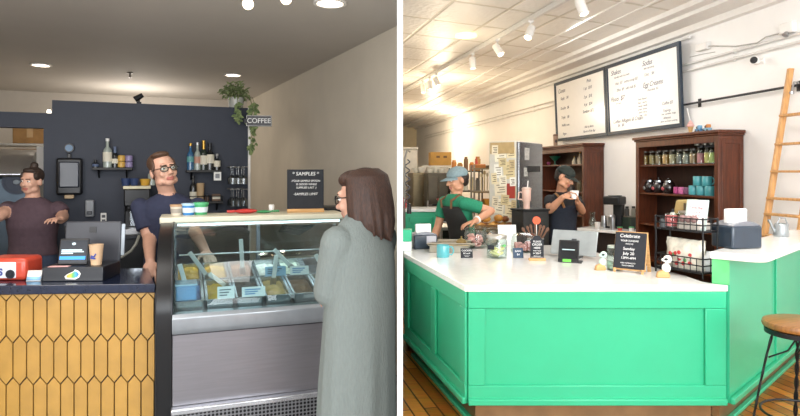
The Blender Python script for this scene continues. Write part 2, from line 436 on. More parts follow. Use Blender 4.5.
# storage shelf over the oven
t = thing('storage_shelf', 'wire steel storage shelf above the oven behind the hatch', 'shelf', (-3.95, 6.95, 0), 23)
q = MB(); q.box(-1.3,.95,0,.5,1.90,1.925); q.build('shelf_board', steel2, t)
for x in (-1.28,.93):
    for y in (.02,.48):
        q = MB(); q.tube([(x,y,0),(x,y,2.4)], .016); q.build('post', steel2, t)
card = mat('cardboard', '#a07a4c', .8, vary=.1)
for x, w, hh, m, lab in ((-.30,.34,.24,card,'brown cardboard box on storage shelf at the hatch edge'), (.12,.22,.26,mat('flour_bag', '#cdbb9a', .8, vary=.1),'pale paper sack on storage shelf between the cardboard boxes'),
                         (.53,.50,.25,mat('kraft_box', '#a98355', .8, vary=.12),'wide kraft box on storage shelf beside the navy jamb')):
    tt = thing('storage_box', lab, 'box', (0,0,0), 23)
    M = Matrix.Translation((-3.95,6.95,0)) @ Matrix.Rotation(R(23),4,'Z') @ Vector((x,.22,1.925)); tt.location = M
    q = MB(); q.box(-w/2,w/2,-.16,.16,0,hh); q.build('carton', m, tt, .008)
    q = MB(); q.box(-w/2-.001,w/2+.001,-.03,.03,hh-.001,hh+.002); q.box(-.03,.03,-.162,-.16,hh*.3,hh); q.build('tape', mat('packing_tape', '#b89562', .3), tt)
q = MB(); q.lathe([(.0001,0),(.05,0),(.055,.05),(.05,.11),(.03,.13),(.0001,.13)], n=18)
M = Matrix.Translation((-3.95,6.95,0)) @ Matrix.Rotation(R(23),4,'Z') @ Vector((.24,.02,1.925))
tag(q.build('dark_tin', black), 'small black tin in front of the pale paper sack', 'tin', loc=M)

# ------------------------------------------------------------------- on the navy wall
cpt, w = wall_span(56, 82, .09)
zt, zb = PZ(158, cpt.y), PZ(195, cpt.y); hh = zt-zb
t = thing('paper_towel_dispenser', 'tall black paper towel dispenser with grey front on navy wall', 'dispenser', (cpt.x, cpt.y, zb), 23)
q = MB(); q.box(-w/2,w/2,0,.085,0,hh); q.build('housing', black, t, .018, 3)
q = MB(); q.box(-w*.40,w*.40,-.012,.01,.06,hh-.03); q.build('cover', mat('smoke_cover', '#2c303a', .2), t, .02, 3)
q = MB(); q.box(-.035,.035,.0,.06,-.03,0); q.build('paper_tongue', mat('kraft_paper', '#b9a284', .8), t, .006)
tp = wall_item(69, 148, .03)
t = thing('wall_gauge', 'small blue round gauge on navy wall above the towel dispenser', 'gauge', tp, 23)
q = MB(Matrix.Rotation(R(90),4,'X')); q.lathe([(.0001,.0),(.038,.0),(.040,-.028),(.0001,-.028)], n=24); q.build('case', black, t)
q = MB(Matrix.Rotation(R(90),4,'X')); q.lathe([(.0001,.004),(.028,.004),(.028,.0),(.0001,.0)], n=24); q.build('dial', mat('dial_blue', '#3d6384', .3), t)
q = MB(); q.box(-.014,.014,0,.028,-.085,-.045); q.build('bracket', black, t, .004)
cpt, w = wall_span(85, 94, .06); zt, zb = PZ(200, cpt.y), PZ(217, cpt.y)
t = thing('soap_dispenser', 'small grey soap dispenser on navy wall above the back bar', 'dispenser', (cpt.x, cpt.y, zb), 23)
q = MB(); q.box(-w/2,w/2,0,.06,0,zt-zb); q.build('body', mat('soap_grey', '#8c8f94', .35), t, .012, 3)
q = MB(); q.box(-w*.3,w*.3,-.012,.01,.02,.05); q.build('push_button', mat('soap_dark', '#4b4d52', .4), t, .006)
cpt, w = wall_span(100.5, 106.5, .012); zb = PZ(224, cpt.y)
t = thing('wall_outlet', 'white double power outlet on navy wall under the bottle shelf', 'outlet', (cpt.x, cpt.y, zb), 23)
q = MB(); q.box(-w/2,w/2,0,.011,0,.095); q.build('plate', white, t, .004)
for z in (.027,.066):
    q = MB(); q.box(-.014,.014,-.003,.002,z-.012,z+.012); q.build('socket', mat('socket_grey', '#55565a', .5), t, .003)

def bottle(name, label, prof, m, capm, loc, rz=0, lab=None, group=None, caph=None):
    """prof: (r,z) glass; cap on the neck; lab: (material, z0, z1)"""
    t = thing(name, label, 'bottle', loc, rz, group)
    q = MB(); q.lathe(prof, n=20); q.build('glass_body', m, t)
    rt, ztop = prof[-1]
    ch = caph or .02
    q = MB(); q.lathe([(rt+.003, ztop-ch), (rt+.003, ztop+.004), (.0001, ztop+.004)], n=16); q.build('cap', capm, t)
    if lab:
        q = MB(); r = max(p[0] for p in prof)+.0012
        q.lathe([(r, lab[1]), (r, lab[2])], n=20); q.build('paper_label', lab[0], t)
    return t
def wine(h, r): return [(.0001,0),(r,0),(r,.55*h),(r*.85,.63*h),(r*.36,.73*h),(r*.34,h)]
dkglass = mat('dark_bottle_glass', '#14181a', .12, coat=.5); greenglass = mat('green_bottle_glass', '#1d2b24', .12, coat=.5)
blueglass = mat('blue_bottle_glass', '#2f5f86', .12, coat=.5); clearliq = mat('pale_liquor_glass', '#9aa39b', .08, coat=.6)
gold = mat('gold_foil', '#b08a3c', .3, .7); cream = mat('cream_paper', '#d8d2c0', .7)
def wall_shelf(p0, p1, ytop, label, depth=.13, rail=False):
    cpt, w = wall_span(p0, p1, depth/2); z = PZ(ytop, cpt.y)
    t = thing('bottle_shelf', label, 'shelf', (cpt.x, cpt.y, z), 23)
    q = MB(); q.box(-w/2,w/2,-depth/2,depth/2,-.022,0); q.build('board', mat('shelf_black', '#1a1716', .5), t, .003)
    if rail:
        q = MB(); q.tube([(-w/2,-depth/2+.005,.045),(w/2,-depth/2+.005,.045)], .004)
        for x in (-w/2,0,w/2): q.tube([(x,-depth/2+.005,0),(x,-depth/2+.005,.045)], .004)
        q.build('guard_rail', blackmetal, t)
    for s in (-1, 1):
        q = MB(); q.prism([(-depth/2+.02,-.022),(depth/2,-.022),(depth/2,-.09)], s*w*.35-.006, s*w*.35+.006, 'yz'); q.build('bracket', blackmetal, t)
    return z
def on_shelf(px, z, off=.06):
    h = hit(px, A0, U0, off); return (h.x, h.y, z)
z1 = wall_shelf(92.5, 132.5, 167.5, 'small black shelf on navy wall near the towel dispenser')
def ph(y0, z, px=110): return PZ(y0, on_shelf(px, z)[1])-z
bottle('syrup_bottle', 'short dark bottle lying end of the small shelf next to towel dispenser', wine(.06,.025), dkglass, black, on_shelf(95.5, z1), lab=(mat('blue_label','#4a5a78',.6), .008,.03))
bottle('liquor_bottle', 'tall clear liquor bottle on the small shelf', wine(ph(139, z1),.036), clearliq, mat('white_cap', '#d9d9d6', .4), on_shelf(107.5, z1), lab=(cream,.05,.13))
bottle('liquor_bottle', 'short dark bottle with blue neck beside the tall clear one', wine(ph(147, z1),.026), dkglass, mat('blue_cap','#53627e',.4), on_shelf(115, z1), lab=(cream,.035,.075), caph=.05)
def can(label, m, loc):
    t = thing('drink_can', label, 'can', loc, 0, 'small cans on the shelf')
    q = MB(); q.lathe([(.0001,0),(.026,0),(.031,.006),(.031,.044),(.026,.050),(.0001,.050)], n=20); q.build('can_body', m, t)
    q = MB(); q.lathe([(.0001,.0505),(.025,.0505),(.0265,.0525),(.0001,.0515)], n=20); q.build('lid', steel, t)
yel = mat('can_yellow', '#c9a04a', .4); pur = mat('can_purple', '#8b7fa6', .4)
pp = on_shelf(121.5, z1); can('yellow can under another yellow can, small shelf', yel, pp); can('yellow can stacked on top of a yellow can', yel, (pp[0], pp[1], pp[2]+.0535))
pp = on_shelf(129, z1); can('purple can under another purple can, end of small shelf', pur, pp); can('purple can stacked on top of a purple can', pur, (pp[0], pp[1], pp[2]+.0535))
z2 = wall_shelf(186, 221, 170, 'upper black shelf of liquor bottles on navy wall beside the man')
def ph2(y0): return PZ(y0, on_shelf(205, z2)[1])-z2
amber = mat('gold_bottle_glass', '#7a6330', .15, coat=.4)
bottle('liquor_bottle', 'blue and green liquor bottle at the end of upper shelf nearer the man', wine(ph2(144),.030), blueglass, gold, on_shelf(190.5, z2), lab=(mat('teal_label','#5b9a9a',.5),.07,.12))
bottle('liquor_bottle', 'clear liquor bottle with red label second on the upper shelf', wine(ph2(143),.029), clearliq, mat('silver_cap','#b9bcc0',.3,.6), on_shelf(197.5, z2), lab=(mat('redcream_label','#b98a78',.6),.06,.12))
bottle('champagne_bottle', 'gold topped bottle, tallest on the upper shelf', wine(ph2(141),.034), greenglass, gold, on_shelf(203.7, z2), lab=(cream,.05,.13), caph=.085)
bottle('wine_bottle', 'dark wine bottle with black neck and cream label, upper shelf', wine(ph2(143.5),.036), dkglass, black, on_shelf(210, z2), lab=(cream,.06,.14), caph=.06)
bottle('liquor_bottle', 'shortest dark bottle at the far end of upper shelf', wine(ph2(154),.029), dkglass, mat('grey_cap','#8c8c8c',.4), on_shelf(217, z2), lab=(cream,.03,.085))
pp = wall_item(217.5, 176, .13)
t = thing('price_card', 'small white printed card hanging under the upper bottle shelf', 'card', pp, 23)
q = MB(); q.box(-.032,.032,0,.003,-.04,.04); q.build('card', paper, t)
q = MB(); q.box(-.018,.018,-.002,0,-.02,.02); q.build('printed_code_area', mat('print_grey','#8b8d92',.7), t)
z3 = wall_shelf(189, 222, 201, 'lower black shelf with guard rail on navy wall', rail=True)
def ph3(y0): return PZ(y0, on_shelf(205, z3)[1])-z3
bottle('wine_bottle', 'dark bottle with cream label on lower shelf with rail', wine(ph3(176),.030), dkglass, black, on_shelf(193.2, z3), lab=(cream,.02,.085))
q = MB(); q.lathe([(.0001,0),(.027,0),(.034,ph3(183)),(.0001,ph3(183))], n=20)
tag(q.build('paper_cup', mat('kraft_cup', '#b59a76', .7)), 'tall kraft paper cup on the lower shelf beside dark bottle', 'cup', loc=on_shelf(200.5, z3))
for px, lab in ((207, 'small jar on the lower shelf beside the kraft cup'),):
    t = thing('spice_jar', lab, 'jar', on_shelf(px, z3))
    q = MB(); q.lathe([(.0001,0),(.02,0),(.02,.045),(.0001,.045)], n=16); q.build('jar_body', mat('jar_brown','#5e4a3c',.4), t)
    q = MB(); q.lathe([(.021,.045),(.021,.055),(.0001,.055)], n=16); q.build('lid', black, t)
hh_ = on_shelf(216, z3)
t = thing('small_box', 'small brown and cream box at the end of lower shelf', 'box', hh_, 23)
q = MB(); q.box(-.036,.036,-.03,.03,0,.062); q.build('carton', mat('box_brown','#6e5747',.7), t, .003)
q = MB(); q.box(-.034,.034,-.0315,-.03,.018,.044); q.build('paper_band', cream, t)
# hanging glass rack
cpt, w = wall_span(229, 245, .16)
zr1, zr2 = PZ(167, cpt.y), PZ(189, cpt.y)
t = thing('glass_rack', 'two tier metal rack of hanging stemmed glasses at the navy wall end', 'rack', (cpt.x, cpt.y, 0), 23)
for z in (zr1, zr2):
    q = MB()
    for x in [-w/2+w*i/4 for i in range(5)]: q.tube([(x,-.13,z),(x,.14,z)], .004)
    q.tube([(-w/2,.14,z),(w/2,.14,z)], .005); q.build('rail', steel2, t)
def stem_glass(loc, lab, grp):
    q = MB(); hgt = .155
    q.lathe([(.0001,0),(.030,0),(.030,-.003),(.004,-.006),(.0035,-.075),(.012,-.082),(.032,-.105),(.031,-hgt),(.029,-hgt),(.030,-.107),(.011,-.086),(.0001,-.082)], n=18)
    return tag(q.build('stemmed_glass', glass('wine_glass', '#dfe4e6', .16, .2)), lab, 'glass', grp, loc=loc)
rot = Matrix.Rotation(R(23),4,'Z')
g0 = None
for z, lab, grp in ((zr1, 'upside down stemmed glass hanging in upper tier of the rack', 'hanging glasses, upper tier'), (zr2, 'upside down stemmed glass hanging in lower tier of the rack', 'hanging glasses, lower tier')):
    for i in range(3):
        for j in range(2):
            pos = Vector((cpt.x, cpt.y, z+.003)) + rot @ Vector((-w/2+w*(i+.5)/3, -.09+.13*j, 0))
            if g0 is None: g0 = stem_glass(pos, lab, grp)
            else:
                c = g0.copy(); C.objects.link(c); c.location = pos; c['label'] = lab; c['group'] = grp

# back bar and espresso machine
cpt, w = wall_span(106, 246, .23)
t = thing('back_bar', 'low black counter running along the navy wall', 'counter', (cpt.x, cpt.y, 0), 23)
q = MB(); q.box(-w/2,w/2,-.2,.2,0,1.06); q.build('cabinet_body', black, t, .004)
q = MB(); q.box(-w/2-.01,w/2,-.215,.21,1.06,1.09); q.build('worktop', mat('bar_worktop', '#20232b', .3), t, .004)
cpt, w = wall_span(124.5, 150, .23); zt = PZ(188.5, cpt.y)
t = thing('espresso_machine', 'black and chrome espresso machine on the back bar beside the man', 'coffee machine', (cpt.x, cpt.y, 1.09), 23)
H_ = zt-1.09
q = MB(); q.box(-w/2,w/2,-.02,.18,0,H_); q.box(-w/2,w/2,-.17,-.02,H_*.62,H_); q.build('housing', black, t, .01)
q = MB(); q.box(-w/2-.005,w/2+.005,-.18,.19,H_,H_+.025); q.build('cup_tray', mat('tray_cream','#cfc7a8',.4), t, .004)
q = MB(); q.box(-w/2,w/2,-.18,-.02,0,.05); q.build('drip_tray', steel, t, .005)
q = MB(); q.box(-w*.3,w*.36,-.03,-.019,.06,H_*.55); q.build('chrome_panel', mat('chrome', '#c6ccd2', .12, 1), t, .004)
for x in (-.06,.07):
    q = MB(); q.lathe([(.0001,0),(.032,0),(.032,-.04),(.0001,-.04)], c=(x,-.12,H_*.62), n=18); q.tube([(x,-.13,H_*.62-.025),(x,-.22,H_*.62-.035)], .011); q.build('portafilter', blackmetal, t)
def cup(label, m, loc, r=.04, h=.06):
    q = MB(); q.lathe([(.0001,0),(r*.7,0),(r,h),(r*.9,h),(r*.62,.006),(.0001,.006)], n=20)
    return tag(q.build('cup', m), label, 'cup', loc=loc)
cb = mat('cup_blue', '#2d3d63', .35)
def mach(x, y): return Vector((cpt.x, cpt.y, zt+.026)) + rot @ Vector((x, y, 0))
cup('dark blue cup at the edge of espresso machine top', cb, mach(-.085,-.06)); cup('dark blue cup on espresso machine top next to yellow tub', cb, mach(-.02,-.08))
cup('yellow tub on the espresso machine top', mat('cup_yellow','#c79a3a',.4), mach(.06,-.05), .045,.055)
q = MB(); q.lathe([(.0001,0),(.03,0),(.032,.09),(.028,.1),(.0001,.1)], n=18)
tag(q.build('clear_tumbler', clearliq), 'clear tumbler on espresso machine top beside the man', 'glass', loc=mach(.112,-.02))
pts = [P(100,262,4.35), P(112,260,4.5), P(124,255,4.6), P(133,248,4.68), P(139,236,4.74)]
for v in pts: v.z = min(v.z, 1.1)
cz = [Vector((v.x, v.y, z)) for v, z in zip(pts, (1.0, 1.0, 1.02, 1.05, 1.1))]
p0 = P(101, 262, 4.55); p4 = P(140, 240, 4.62)
q = MB(); q.tube([P(101,262,4.56), P(112,260,4.57), P(122,257,4.58), P(131,251,4.58), P(136,244,4.59), P(139,236,4.66)], .011, 10)
tag(q.build('hose', mat('hose_grey','#8f8f86',.4)), 'grey hose curving across the front of black back bar', 'hose')

# ------------------------------------------------------------------- plant and coffee sign
h = hit(236, A0, U0, -.07)
t = thing('potted_plant', 'trailing green plant in clear pot on top of navy wall end', 'plant', (h.x, h.y, 2.2), 0)
q = MB(); q.lathe([(.0001,0),(.062,0),(.075,.10),(.070,.10),(.058,.008),(.0001,.008)], n=24); q.build('pot', mat('pale_pot','#a9aaa2',.25), t)
q = MB(); q.lathe([(.0001,.008),(.055,.008),(.064,.085),(.0001,.09)], n=20); q.build('soil', mat('soil','#3c332a',.9), t)
leafm = mat('leaf_green', '#5d7048', .55, vary=.3, scale=25, alt='#93a06e')
def leaf(q, p, d, up, L, W):
    d = d.normalized(); s = d.cross(up)
    if s.length < 1e-3: s = Vector((1,0,0))
    s.normalize(); n = s.cross(d)
    q.add([p, p+d*L*.35+s*W+n*.01, p+d*L*.75+s*W*.75, p+d*L-n*.012, p+d*L*.75-s*W*.75, p+d*L*.35-s*W+n*.01, p+d*L*.5-n*.004],
          [(0,1,6),(1,2,6),(2,3,6),(3,4,6),(4,5,6),(5,0,6)])
rnd = random.Random(3)
q = MB(); st = MB()
for i in range(240):
    a = rnd.uniform(0,2*PI); e = rnd.uniform(-.15,1.3); rr = .15*rnd.uniform(.35,1)
    d = Vector((math.cos(a)*math.cos(e), math.sin(a)*math.cos(e), math.sin(e)))
    p = Vector((-.01,0,.11))+Vector((d.x*rr*.95, d.y*rr*.95, d.z*rr*.9))
    leaf(q, p, d+Vector((rnd.uniform(-.7,.7),rnd.uniform(-.7,.7),rnd.uniform(-.9,.3))), Vector((0,0,1)), rnd.uniform(.025,.05), rnd.uniform(.010,.018))
    if i % 6 == 0: st.tube([(0,0,.085), p*.6, p], .002, 5)
for (dx, dy, L) in ((.165,-.06,.42), (.19,-.04,.34), (.17,-.07,.22), (.06,-.16,.15)):
    pts = [Vector((dx*.4,dy*.4,.11)), Vector((dx*.85,dy*.85,.10)), Vector((dx,dy,.02))]+[Vector((dx+.012*math.sin(k*1.7),dy-.01,.02-L*k/8)) for k in range(1,9)]
    st.tube(pts, .0025, 5)
    for k in range(2,len(pts)):
        for s in range(4 if L < .3 or k < 7 else 2):
            leaf(q, pts[k]+Vector((rnd.uniform(-.01,.01),0,rnd.uniform(-.02,.02))), Vector((rnd.uniform(-1,1),rnd.uniform(-.6,.1),rnd.uniform(-.8,.2))), Vector((0,-1,0)), rnd.uniform(.028,.045), .014)
for k in range(10): leaf(q, Vector((.168,-.075,-.385))+Vector((rnd.uniform(-.02,.02),0,rnd.uniform(-.03,.03))), Vector((rnd.uniform(-1,1),-.3,rnd.uniform(-1,1))), Vector((0,-1,0)), .04, .015)
q.build('foliage', leafm, t); st.build('stem', mat('stem_green','#6a7348',.6), t)
# flag sign standing out from the wall end
pe = A0+U0*(L0+.024)
ps = P(259, 121, 5.55)
t = thing('coffee_sign', 'small black flag sign with white lettering fixed to navy wall end', 'sign', (ps.x, ps.y, ps.z), 8)
ww, hh = 25/FL*5.55, 11/FL*5.55
q = MB(); q.box(-ww/2,ww/2,-.009,.009,-hh/2,hh/2); q.build('sign_board', black, t, .003)
q = MB()
for z in (-hh/2+.004, hh/2-.004): q.box(-ww/2+.003,ww/2-.003,-.0105,-.009,z-.0015,z+.0015)
for x in (-ww/2+.004, ww/2-.004): q.box(x-.0015,x+.0015,-.0105,-.009,-hh/2+.004,hh/2-.004)
q.build('sign_border', chalk, t)
txt('COFFEE', .062, chalk, t, (.0,-.0105,0), bold=.0005)
q = MB(); q.box(-ww/2-.02,-ww/2+.01,-.012,.02,-.02,.02); q.build('mounting_plate', blackmetal, t)

# ------------------------------------------------------------------- yellow tiled counter
yt = mat('yellow_tile', '#ad8541', .28, vary=.09, scale=9, coat=.3)
t = thing('service_counter', 'service counter faced with long yellow hexagon tiles under dark blue top', 'counter', (-1.262, 3.09, 0), 4)
q = MB(); q.prism([(-1.75,.012),(-.002,.012),(-.19,.46),(-1.75,.46)],0,.985); q.build('carcass', mat('dark_grout','#1d1c1e',.8), t)
q = MB(); q.prism([(-1.77,-.03),(.012,-.03),(-.20,.49),(-1.77,.49)],.983,1.03); q.build('countertop', mat('blue_black_top','#1d2438',.16,coat=.4,vary=.15,scale=40), t, .005)
tw, pitch, tipp = .0665, .2135, .036
q = MB(); g = .0030
nc = int(1.75/tw)+1
for r in range(-1, 6):
    zt_ = .965-pitch*r                 # joint line of this course
    sh = (r % 2)*tw/2
    for c in range(nc+1):
        x = -.004-tw/2-tw*c+sh
        hw_ = tw/2-g
        za, zb_ = zt_+tipp/2-g, zt_-pitch-tipp/2+g
        poly = [(x, zb_), (x+hw_, zb_+tipp), (x+hw_, za-tipp), (x, za), (x-hw_, za-tipp), (x-hw_, zb_+tipp)]
        poly = [(min(max(px_, -1.75), -.003), min(max(pz_, .002), .981)) for px_, pz_ in poly]
        xs = [p_[0] for p_ in poly]; zs = [p_[1] for p_ in poly]
        if max(xs)-min(xs) < .004 or max(zs)-min(zs) < .004: continue
        # drop doubled corners left by the clipping
        pl = []
        for p_ in poly:
            if not pl or (abs(p_[0]-pl[-1][0])+abs(p_[1]-pl[-1][1])) > 1e-4: pl.append(p_)
        if len(pl) > 2 and (abs(pl[0][0]-pl[-1][0])+abs(pl[0][1]-pl[-1][1])) < 1e-4: pl.pop()
        if len(pl) > 2: q.prism(pl, 0, .013, 'xz')
q.build('picket_tile', yt, t, .0015, 1)
q = MB(); q.prism([(0,0),(.008,0),(-.184,.46),(-.192,.46)],0,.983); q.build('end_panel', mat('end_panel_dark','#1f2025',.5), t)
CR = Matrix.Translation((-1.262,3.09,0)) @ Matrix.Rotation(R(4),4,'Z')
def on_counter(px, py, z=1.03): d = DZ(py, z); return P(px, py, d)
# red dispenser
p = on_counter(8, 281)
t = thing('napkin_dispenser', 'red napkin dispenser with white front label on dark blue countertop', 'dispenser', (p.x+.0, p.y+.09, 1.03), 2)
q = MB(); q.box(-.14,.085,-.085,.085,0,.118); q.build('shell', mat('red_plastic','#b8402c',.35,coat=.3), t, .022, 3)
q = MB(); q.box(-.13,.035,-.089,-.082,.014,.098); q.build('front_plate', mat('plate_white','#ccd2d8',.35), t, .006)
txt('ES', .05, mat('logo_blue','#2a3c86',.5), t, (-.055,-.0905,.045), bold=.002)
q = MB(Matrix.Translation((.008,-.0905,.035)) @ Matrix.Rotation(R(90),4,'X')); q.lathe([(.0001,.001),(.007,.001),(.007,-.001),(.019,-.001),(.019,.001),(.024,.001),(.024,-.001)], n=20); q.build('round_logo', ink, t)
# tent card
p = on_counter(33, 281)
t = thing('tent_card', 'small white folded tent card beside the red dispenser', 'card', (p.x, p.y+.02, 1.03), 6)
q = MB(); q.add([(-.036,-.02,0),(.036,-.02,0),(.036,0,.052),(-.036,0,.052),(-.036,.02,0),(.036,.02,0)], [(0,1,2,3),(3,2,5,4)]); q.build('card', paper, t, solid=.002)
q = MB(); q.add([(-.034,-.0195,.004),(.034,-.0195,.004),(.034,-.0125,.022),(-.034,-.0125,.022)], [(0,1,2,3)]); o = q.build('blue_band', mat('band_blue','#86b4d6',.6), t, solid=.002); o.location = (0,-.003,0)
# till
p = on_counter(71.5, 281.5)
t = thing('cash_drawer', 'low black cash drawer box with rainbow sticker on the dark counter', 'cash drawer', (p.x, p.y+.11, 1.03), 3)
q = MB(); q.box(-.155,.155,-.11,.11,0,.075); q.build('drawer_box', mat('till_black','#14171e',.35), t, .004)
stk = MB(); prof = [(-.036,-.008),(-.03,-.019),(.012,-.021),(.03,-.012),(.037,.004),(.028,.017),(.012,.024),(.004,.015),(-.012,.008),(-.025,.002)]
stk.prism([(x*1.12, z*1.15+.035) for x, z in prof], -.1115, -.110, 'xz'); stk.build('sticker_edge', paper, t)
rb = mat('rainbow_print','#58b368',.5)
nt = rb.node_tree; bs = nt.nodes['Principled BSDF']; tcn = nt.nodes.new('ShaderNodeTexCoord'); sx = nt.nodes.new('ShaderNodeSeparateXYZ'); mr = nt.nodes.new('ShaderNodeMapRange'); cr = nt.nodes.new('ShaderNodeValToRGB')
mr.inputs['From Min'].default_value = -.035; mr.inputs['From Max'].default_value = .035
nt.links.new(tcn.outputs['Object'], sx.inputs[0]); nt.links.new(sx.outputs['X'], mr.inputs['Value']); nt.links.new(mr.outputs['Result'], cr.inputs[0])
cr.color_ramp.elements[0].color = lin('#e07b3a'); cr.color_ramp.elements[1].color = lin('#3f62c0')
for ps_, cc in ((.3,'#e3c64a'),(.52,'#69b45c'),(.75,'#4aa6c4')): e = cr.color_ramp.elements.new(ps_); e.color = lin(cc)
nt.links.new(cr.outputs[0], bs.inputs['Base Color'])
stk = MB(); stk.prism([(x*.88, z*.8+.0355) for x, z in prof], -.1125, -.1114, 'xz'); stk.build('rainbow_shape', rb, t)
TL = Vector((p.x, p.y+.11, 1.105)); TR_ = Matrix.Rotation(R(3),4,'Z')
t = thing('checkout_screen', 'small customer checkout screen with blue bar on the cash drawer', 'screen', TL+TR_ @ Vector((-.035,-.04,0)), 4)
M = Matrix.Rotation(R(-14),4,'X')
q = MB(M); q.box(-.077,.077,-.006,.006,.0,.142); q.build('bezel', black, t, .006)
q = MB(M); q.box(-.068,.068,-.0075,-.006,.012,.130); q.build('display', mat('dim_display','#1a2029',.2, emit=.15, ecol='#2a3340'), t)
q = MB(M); q.box(-.066,.066,-.009,-.0074,.028,.046); q.build('blue_bar', lamp_mat('bar_glow','#2f86d8',.8), t)
q = MB(M)
for z, x0, x1 in ((.079,-.06,.045),(.070,-.06,.055),(.061,-.06,.0)): q.box(x0,x1,-.009,-.0074,z-.0028,z+.0028)
q.ell((0,-.008,.112), (.010,.0015,.007)); q.build('screen_text', lamp_mat('text_glow','#b9cfd8',.6), t)
q = MB(); q.prism([(.0,0),(.06,0),(.045,.09)], -.03, .03, 'yz'); q.build('stand', black, t)
t = thing('till_monitor', 'large dark till monitor seen from behind on the counter', 'monitor', TL+TR_ @ Vector((-.03,.17,-.075)), 4)
M = Matrix.Translation((0,0,.045)) @ Matrix.Rotation(R(-6),4,'X')
q = MB(M); q.box(-.155,.155,0,.018,.01,.245); q.build('back_shell', mat('monitor_grey','#33353c',.4), t, .01, 3)
q = MB(M); q.box(-.02,.02,-.003,0,.18,.214); q.box(-.008,.008,-.004,-.003,.19,.204); q.build('square_logo', mat('logo_dark','#17181b',.4), t, .003)
q = MB(M); q.box(.156,.176,.0,.012,.05,.23); q.build('card_reader', mat('reader_grey','#9aa4ad',.35), t, .004)
q = MB(); q.box(-.09,.09,-.03,.09,0,.012); q.tube([(0,.03,.01),(0,.03,.12)], .018); q.build('foot', black, t)
t = thing('coffee_cup', 'kraft paper coffee cup with blue logo on the cash drawer', 'cup', TL+TR_ @ Vector((.085,-.03,0)), 0)
q = MB(); q.lathe([(.0001,0),(.026,0),(.0355,.104),(.0365,.108),(.033,.108),(.0245,.006),(.0001,.006)], n=28); q.build('cup_body', mat('kraft_cup2','#c9a987',.7), t)
q = MB()
for a0, z0_, a1, z1_, th_ in ((-118,.040,-72,.036,.010),(-112,.050,-84,.046,.008),(-82,.046,-68,.062,.008)):
    q.tube([((.0305+.0095*0+ (z0_+(z1_-z0_)*k/4)*.09-.0012)*math.cos(R(a0+(a1-a0)*k/4)), (.0305+(z0_+(z1_-z0_)*k/4)*.09-.0012)*math.sin(R(a0+(a1-a0)*k/4)), z0_+(z1_-z0_)*k/4) for k in range(5)], th_*.45, 6)
q.build('whale_logo', mat('logo_blue2','#23409a',.5), t)
q = MB(); q.box(-.05,.05,-.02,.02,0,.0015)
tag(q.build('paper_slip', mat('slip_pink','#d8a8a4',.7)), 'pink paper slip lying on the black cash drawer', 'paper', loc=TL+TR_ @ Vector((-.08,-.085,0)), rz=6)
t = thing('label_printer', 'small dark printer stand behind the till monitor', 'printer', P(78,225,4.28), 8)
q = MB(); q.box(-.07,.07,-.06,.06,-.045,.0); q.build('housing', black, t, .006)
q = MB(); q.box(-.075,.075,-.05,.06,0,.012); q.build('lid', mat('lid_grey','#4c4f57',.4), t, .004)
zz = PZ(225,4.28)-.045
q = MB(); q.tube([(0,0,-.045),(0,0,-zz+.02)], .02); q.lathe([(.0001,-zz),(.12,-zz),(.12,-zz+.02),(.0001,-zz+.02)], n=20); q.build('pedestal', blackmetal, t)
# ------------------------------------------------------------------- ice cream display case
CL, CRZ, CW = (-1.121, 2.95, 0), 20, 1.06
case_steel = mat('case_steel', '#87858a', .38, .7, .04, 5, stretch=(1, 1, 20))
case_cream = mat('case_cream', '#cfc9b2', .35, vary=.03)
case_white = mat('case_white', '#dfe5e8', .3, vary=.02)
caseM = Matrix.Translation(Vector(CL)) @ Matrix.Rotation(R(CRZ), 4, 'Z')
def CP(x, y, z): return caseM @ Vector((x, y, z))
t = case = thing('display_case', 'long curved glass ice cream display case with stainless front', 'display case', CL, CRZ)
q = MB(); q.box(0,CW,.03,1.0,.10,.80); q.build('cabinet_body', mat('case_dark','#26282c',.5), t)
q = MB(); q.box(0,CW,.012,.03,.44,.795); q.build('front_panel', case_steel, t, .004)
perf = mat('perforated_metal', '#1b1c1e', .4, .5)
nt = perf.node_tree; bs = nt.nodes['Principled BSDF']; tcn = nt.nodes.new('ShaderNodeTexCoord'); vm = nt.nodes.new('ShaderNodeMapping'); vm.inputs['Scale'].default_value = (52, 1, 52)
vo = nt.nodes.new('ShaderNodeTexVoronoi'); vo.inputs['Randomness'].default_value = 0; vo.inputs['Scale'].default_value = 1; rmp = nt.nodes.new('ShaderNodeValToRGB')
rmp.color_ramp.interpolation = 'CONSTANT'; rmp.color_ramp.elements[0].color = lin('#101113'); rmp.color_ramp.elements[1].color = lin('#85868a'); rmp.color_ramp.elements[1].position = .36
nt.links.new(tcn.outputs['Object'], vm.inputs[0]); nt.links.new(vm.outputs[0], vo.inputs['Vector']); nt.links.new(vo.outputs['Distance'], rmp.inputs[0]); nt.links.new(rmp.outputs[0], bs.inputs['Base Color'])
q = MB(); q.box(0,CW,-.015,.03,.12,.41); q.build('vent_grille', perf, t, .003)
q = MB(); q.box(-.005,CW+.005,-.035,.03,.41,.44); q.build('kick_ledge', mat('bright_steel','#c9ccd2',.25,.8), t, .006)
q = MB(); q.box(.01,CW-.01,.06,.98,0,.10); q.build('plinth', black, t)
q = MB(); q.prism([(-.02,.81),(-.03,.83),(-.03,.885),(-.012,.90),(.05,.90),(.05,.80),(-.01,.80)], 0, CW, 'yz'); q.build('front_rail', mat('rail_silver','#9fa5ab',.3,.5), t, .004)
q = MB(); q.box(0,CW,-.004,.03,.795,.803); q.build('shadow_gap', black, t)
